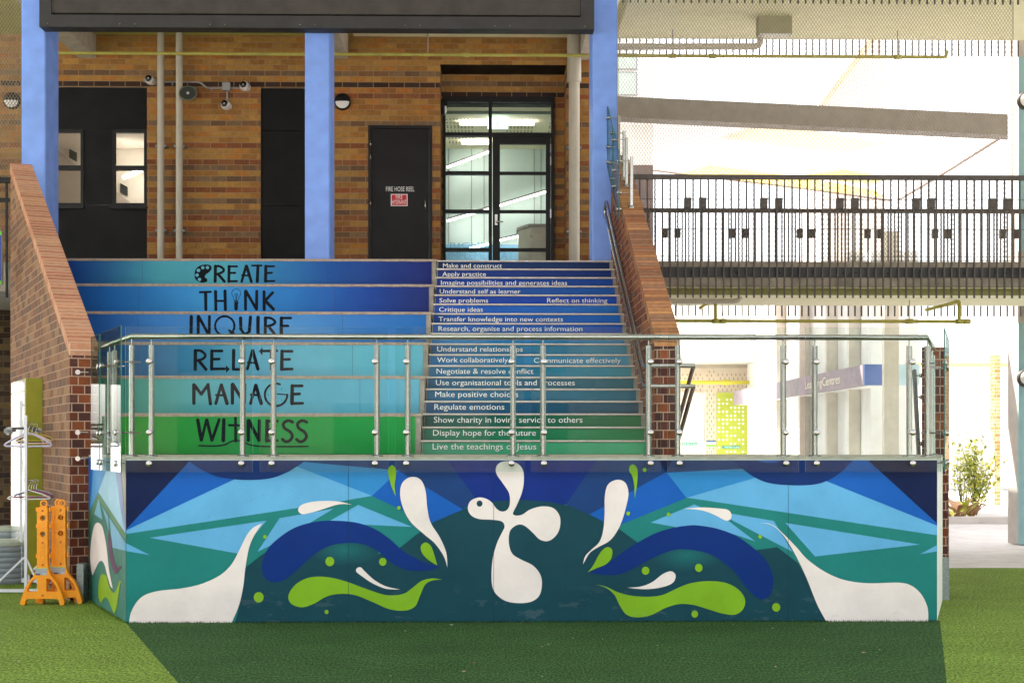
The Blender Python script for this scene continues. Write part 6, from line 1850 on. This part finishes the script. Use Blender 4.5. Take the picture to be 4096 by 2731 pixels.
# grey drum stools
for (px, py, r_, h_, lab) in ((-6, 2337, .30, .44, "grey ribbed round stool at the left edge behind the clothes rack"), (30, 2290, .24, .52, "pale-topped grey round stool farther back at the left edge")):
    p = G(px, py) + Vector((0, r_, 0))
    t = thing("stool", tuple(p), lab, "stool"); b = MB()
    prof = [(r_ * .98, 0)]
    n = 7
    for i in range(n):
        z_a, z_b = h_ * .9 * i / n, h_ * .9 * (i + 1) / n
        prof += [(r_, z_a + .006), (r_, z_b - .006), (r_ * .985, z_b - .003), (r_ * .985, z_b + .003)]
    b.lathe(p, (0, 0, 1), prof + [(r_, h_ * .93)], 36); b.build("body", M['seat'], t)
    b = MB(); b.lathe(p + Vector((0, 0, h_ * .93)), (0, 0, 1), [(r_ * 1.01, 0), (r_ * 1.01, .03), (r_ * .96, .045), (.01, .05)], 36); b.build("top", pbr("stool top", (.30, .33, .26), .6), t)

# orange barrier feet
def barrier_outline():
    cx = 273
    L_pts = [(238, 905), (238, 1250), (232, 1290), (215, 1330), (185, 1365), (165, 1400), (150, 1440), (133, 1495), (138, 1508), (155, 1510), (162, 1506), (168, 1480), (180, 1470)]
    R_pts = [(2 * cx - x - 5, y) for x, y in L_pts]
    return [(250, 898)] + L_pts + [(262, 1470)] + [(290, 1470)] + R_pts[::-1] + [(292, 898)]
def barrier(p0, lab, parts=True):
    """outline traced in photo-crop pixels; one unit is 1/665 m at this depth"""
    Yb_ = p0.y
    t = thing("barrier_post", tuple(p0), lab, "barrier post", "orange plastic barrier posts")
    k = Yb_ / F / 1.5675
    def fn(x, y, tt): return (p0.x + (x - 273) * k, Yb_ + tt, p0.z + (1510 - y) * k)
    def circ(x, y, r, n=16): return [(x + r * math.cos(2 * math.pi * i / n), y + r * math.sin(2 * math.pi * i / n)) for i in range(n)]
    holes = [circ(273, 968, 17), circ(273, 1068, 17),
             [(228, 1345), (240, 1345), (240, 1418), (236, 1426), (182, 1426), (176, 1416), (190, 1385), (205, 1362)],
             [(296, 1345), (318, 1345), (336, 1362), (352, 1385), (366, 1416), (360, 1426), (302, 1426), (296, 1418)]]
    out = barrier_outline()
    b = MB(); b.prism(out, holes, fn, -.028, .028)
    o = b.build("body", M['orange'], t)
    import bmesh as bm_
    bm = bm_.new(); bm.from_mesh(o.data); bm_.ops.remove_doubles(bm, verts=bm.verts, dist=1e-5); bm_.ops.recalc_face_normals(bm, faces=bm.faces); bm.to_mesh(o.data); bm.free()
    md = o.modifiers.new("soft", 'BEVEL'); md.width = .006; md.segments = 2; md.limit_method = 'ANGLE'; md.angle_limit = R(40)
    b = MB(); c = Vector(fn(276, 880, 0)); b.tube([c + Vector((math.cos(a) * .029, 0, math.sin(a) * .029)) for a in [i * math.pi / 10 for i in range(20)]], .0095, 8, closed=True); b.build("ring", M['orange'], t)
    b = MB()
    for y_ in (915, 1018, 1205):
        for sx in (-1, 1):
            x_ = 273 + sx * 40; q = Vector(fn(x_, y_, 0)); b.box(q.x - .008, q.x + .008, q.y - .012, q.y + .012, q.z - .018, q.z + .018)
    b.build("lug", M['orange'], t)
    b = MB()
    for y_ in (922, 1122, 1258, 1448): q = Vector(fn(273, y_, -.0285)); b.lathe(q, (0, -1, 0), [(.011, 0), (.007, .004), (.003, .005)], 10)
    b.build("plug", M['red_plug'], t)
    b = MB()
    def loop(x0, x1, y0, y1): return [Vector(fn(x, y, -.0285)) for x, y in ((x0 + 3, y0), (x1 - 3, y0), (x1, y0 + 4), (x1, y1 - 4), (x1 - 3, y1), (x0 + 3, y1), (x0, y1 - 4), (x0, y0 + 4))]
    b.tube(loop(260, 286, 1138, 1240), .0022, 5, closed=True); b.tube(loop(248, 300, 1008, 1032), .0022, 5, closed=True)
    for y_ in (1155, 1178, 1200, 1222): q = Vector(fn(273, y_, -.0285)); b.lathe(q, (0, -1, 0), [(.0095, 0), (.007, .003)], 10)
    b.build("moulding", M['orange'], t)
    b = MB(); a = Vector(fn(229, 1322, 0)); c = Vector(fn(299, 1276, 0)); y_ = Yb_ - .0288
    b.box(a.x, c.x, y_ - .001, y_, a.z, c.z, 0); b.box(a.x, c.x, y_ - .0018, y_ - .0011, c.z - .009, c.z, 1); b.box(a.x, a.x + .045, y_ - .0018, y_ - .0011, a.z, a.z + .014, 2)
    b.box(c.x - .033, c.x - .003, y_ - .0018, y_ - .0011, a.z + .002, a.z + .017, 3)
    for i in range(8): b.box(c.x - .031 + i * .0034, c.x - .0295 + i * .0034, y_ - .0025, y_ - .0019, a.z + .004, a.z + .015, 2)
    b.build("label", [pbr("label grey", (.33, .35, .38), .5), pbr("label yellow", (.5, .5, .06), .5), pbr("label navy", (.05, .07, .12), .5), M['white_ink']], t)
    return t
g0 = z1p(262, 1508, 12.95); g0.z = 0
bp = barrier(Vector((z1p(273, 0, 12.95).x, 12.95, 0)), "orange plastic barrier post standing nearest the camera, left of the other two")
bp2 = copy_thing(bp, (z1p(402, 0, 13.13).x - z1p(273, 0, 12.95).x, .10, 0), "orange plastic barrier post on the right, in front of the one it overlaps")
bp3 = copy_thing(bp, (z1p(387, 0, 13.25).x - z1p(273, 0, 12.95).x, .19, 0), "orange plastic barrier post half hidden behind the right-hand one")

# ------------------------------------------------------------ ragged pile along the foot of the platform
b = MB(); rnd = random.Random(11)
for i in range(5200):
    if i % 5: p = Vector((rnd.uniform(A.x, B.x), Y0 - .004 - rnd.random() ** 2 * .03, 0))
    else:
        p = A + (Cb - A) * rnd.random() + nrmL * (.004 + rnd.random() ** 2 * .03)
    h = rnd.uniform(.006, .024); a = rnd.uniform(0, 6.28); d = Vector((math.cos(a), math.sin(a), 0)) * .0022; lean = Vector((rnd.gauss(0, .004), rnd.gauss(-.002, .004), h))
    b.add([p - d, p + d, p + lean], [(0, 1, 2)], 0 if i % 5 else 1)
tag(b.build("turf_fringe", [M['turf_dark'], M['turf_light']]), kind="stuff")

# ------------------------------------------------------------ every fitting its own part
def split_parts(names):
    for o in [o for o in scn.collection.objects if o.type == 'MESH' and o.name.split('.')[0] in names and not o.modifiers]:
        me = o.data
        if me.users > 1: continue
        key = {}; par = []
        vid = []
        for v in me.vertices:
            k = (round(v.co.x, 4), round(v.co.y, 4), round(v.co.z, 4))
            if k not in key: key[k] = len(par); par.append(len(par))
            vid.append(key[k])
        def find(i):
            while par[i] != i: par[i] = par[par[i]]; i = par[i]
            return i
        for p in me.polygons:
            r0 = find(vid[p.vertices[0]])
            for v in p.vertices: par[find(vid[v])] = r0
        comp = {}
        for p in me.polygons: comp.setdefault(find(vid[p.vertices[0]]), []).append(p)
        def bb(ps):
            cs = [me.vertices[v].co for p in ps for v in p.vertices]
            return [min(c[i] for c in cs) - .003 for i in range(3)], [max(c[i] for c in cs) + .003 for i in range(3)]
        groups = [(ps, bb(ps)) for ps in comp.values()]
        if len(groups) > 60: continue
        merged = True
        while merged:
            merged = False
            for i in range(len(groups)):
                for j in range(i + 1, len(groups)):
                    (pa, (la_, ha)), (pb, (lb, hb)) = groups[i], groups[j]
                    if all(la_[k] <= hb[k] and lb[k] <= ha[k] for k in range(3)):
                        groups[i] = (pa + pb, ([min(la_[k], lb[k]) for k in range(3)], [max(ha[k], hb[k]) for k in range(3)])); groups.pop(j); merged = True; break
                if merged: break
        if len(groups) < 2: continue
        for ps, _ in groups:
            mb = MB()
            for p in ps: mb.add([me.vertices[v].co.copy() for v in p.vertices], [tuple(range(len(p.vertices)))], p.material_index, None, p.use_smooth)
            n = mb.build(o.name.split('.')[0], list(me.materials))
            n.parent = o.parent; n.matrix_parent_inverse = o.matrix_parent_inverse.copy()
            if n.data.polygons and any(p.use_smooth for p in n.data.polygons):
                import bmesh as bm_
                bm = bm_.new(); bm.from_mesh(n.data); bm_.ops.remove_doubles(bm, verts=bm.verts, dist=1e-6); bm.to_mesh(n.data); bm.free()
        bpy.data.objects.remove(o)
split_parts({"coupling", "bracket", "hinge", "air_vent", "hanger_rod", "pin", "ceiling_lamp", "lamp", "glass_fixing", "lettering_x", "upper_screen", "sign_x", "channel_bolt_x", "fluff_x", "painted_wall", "rear_frame_x"})
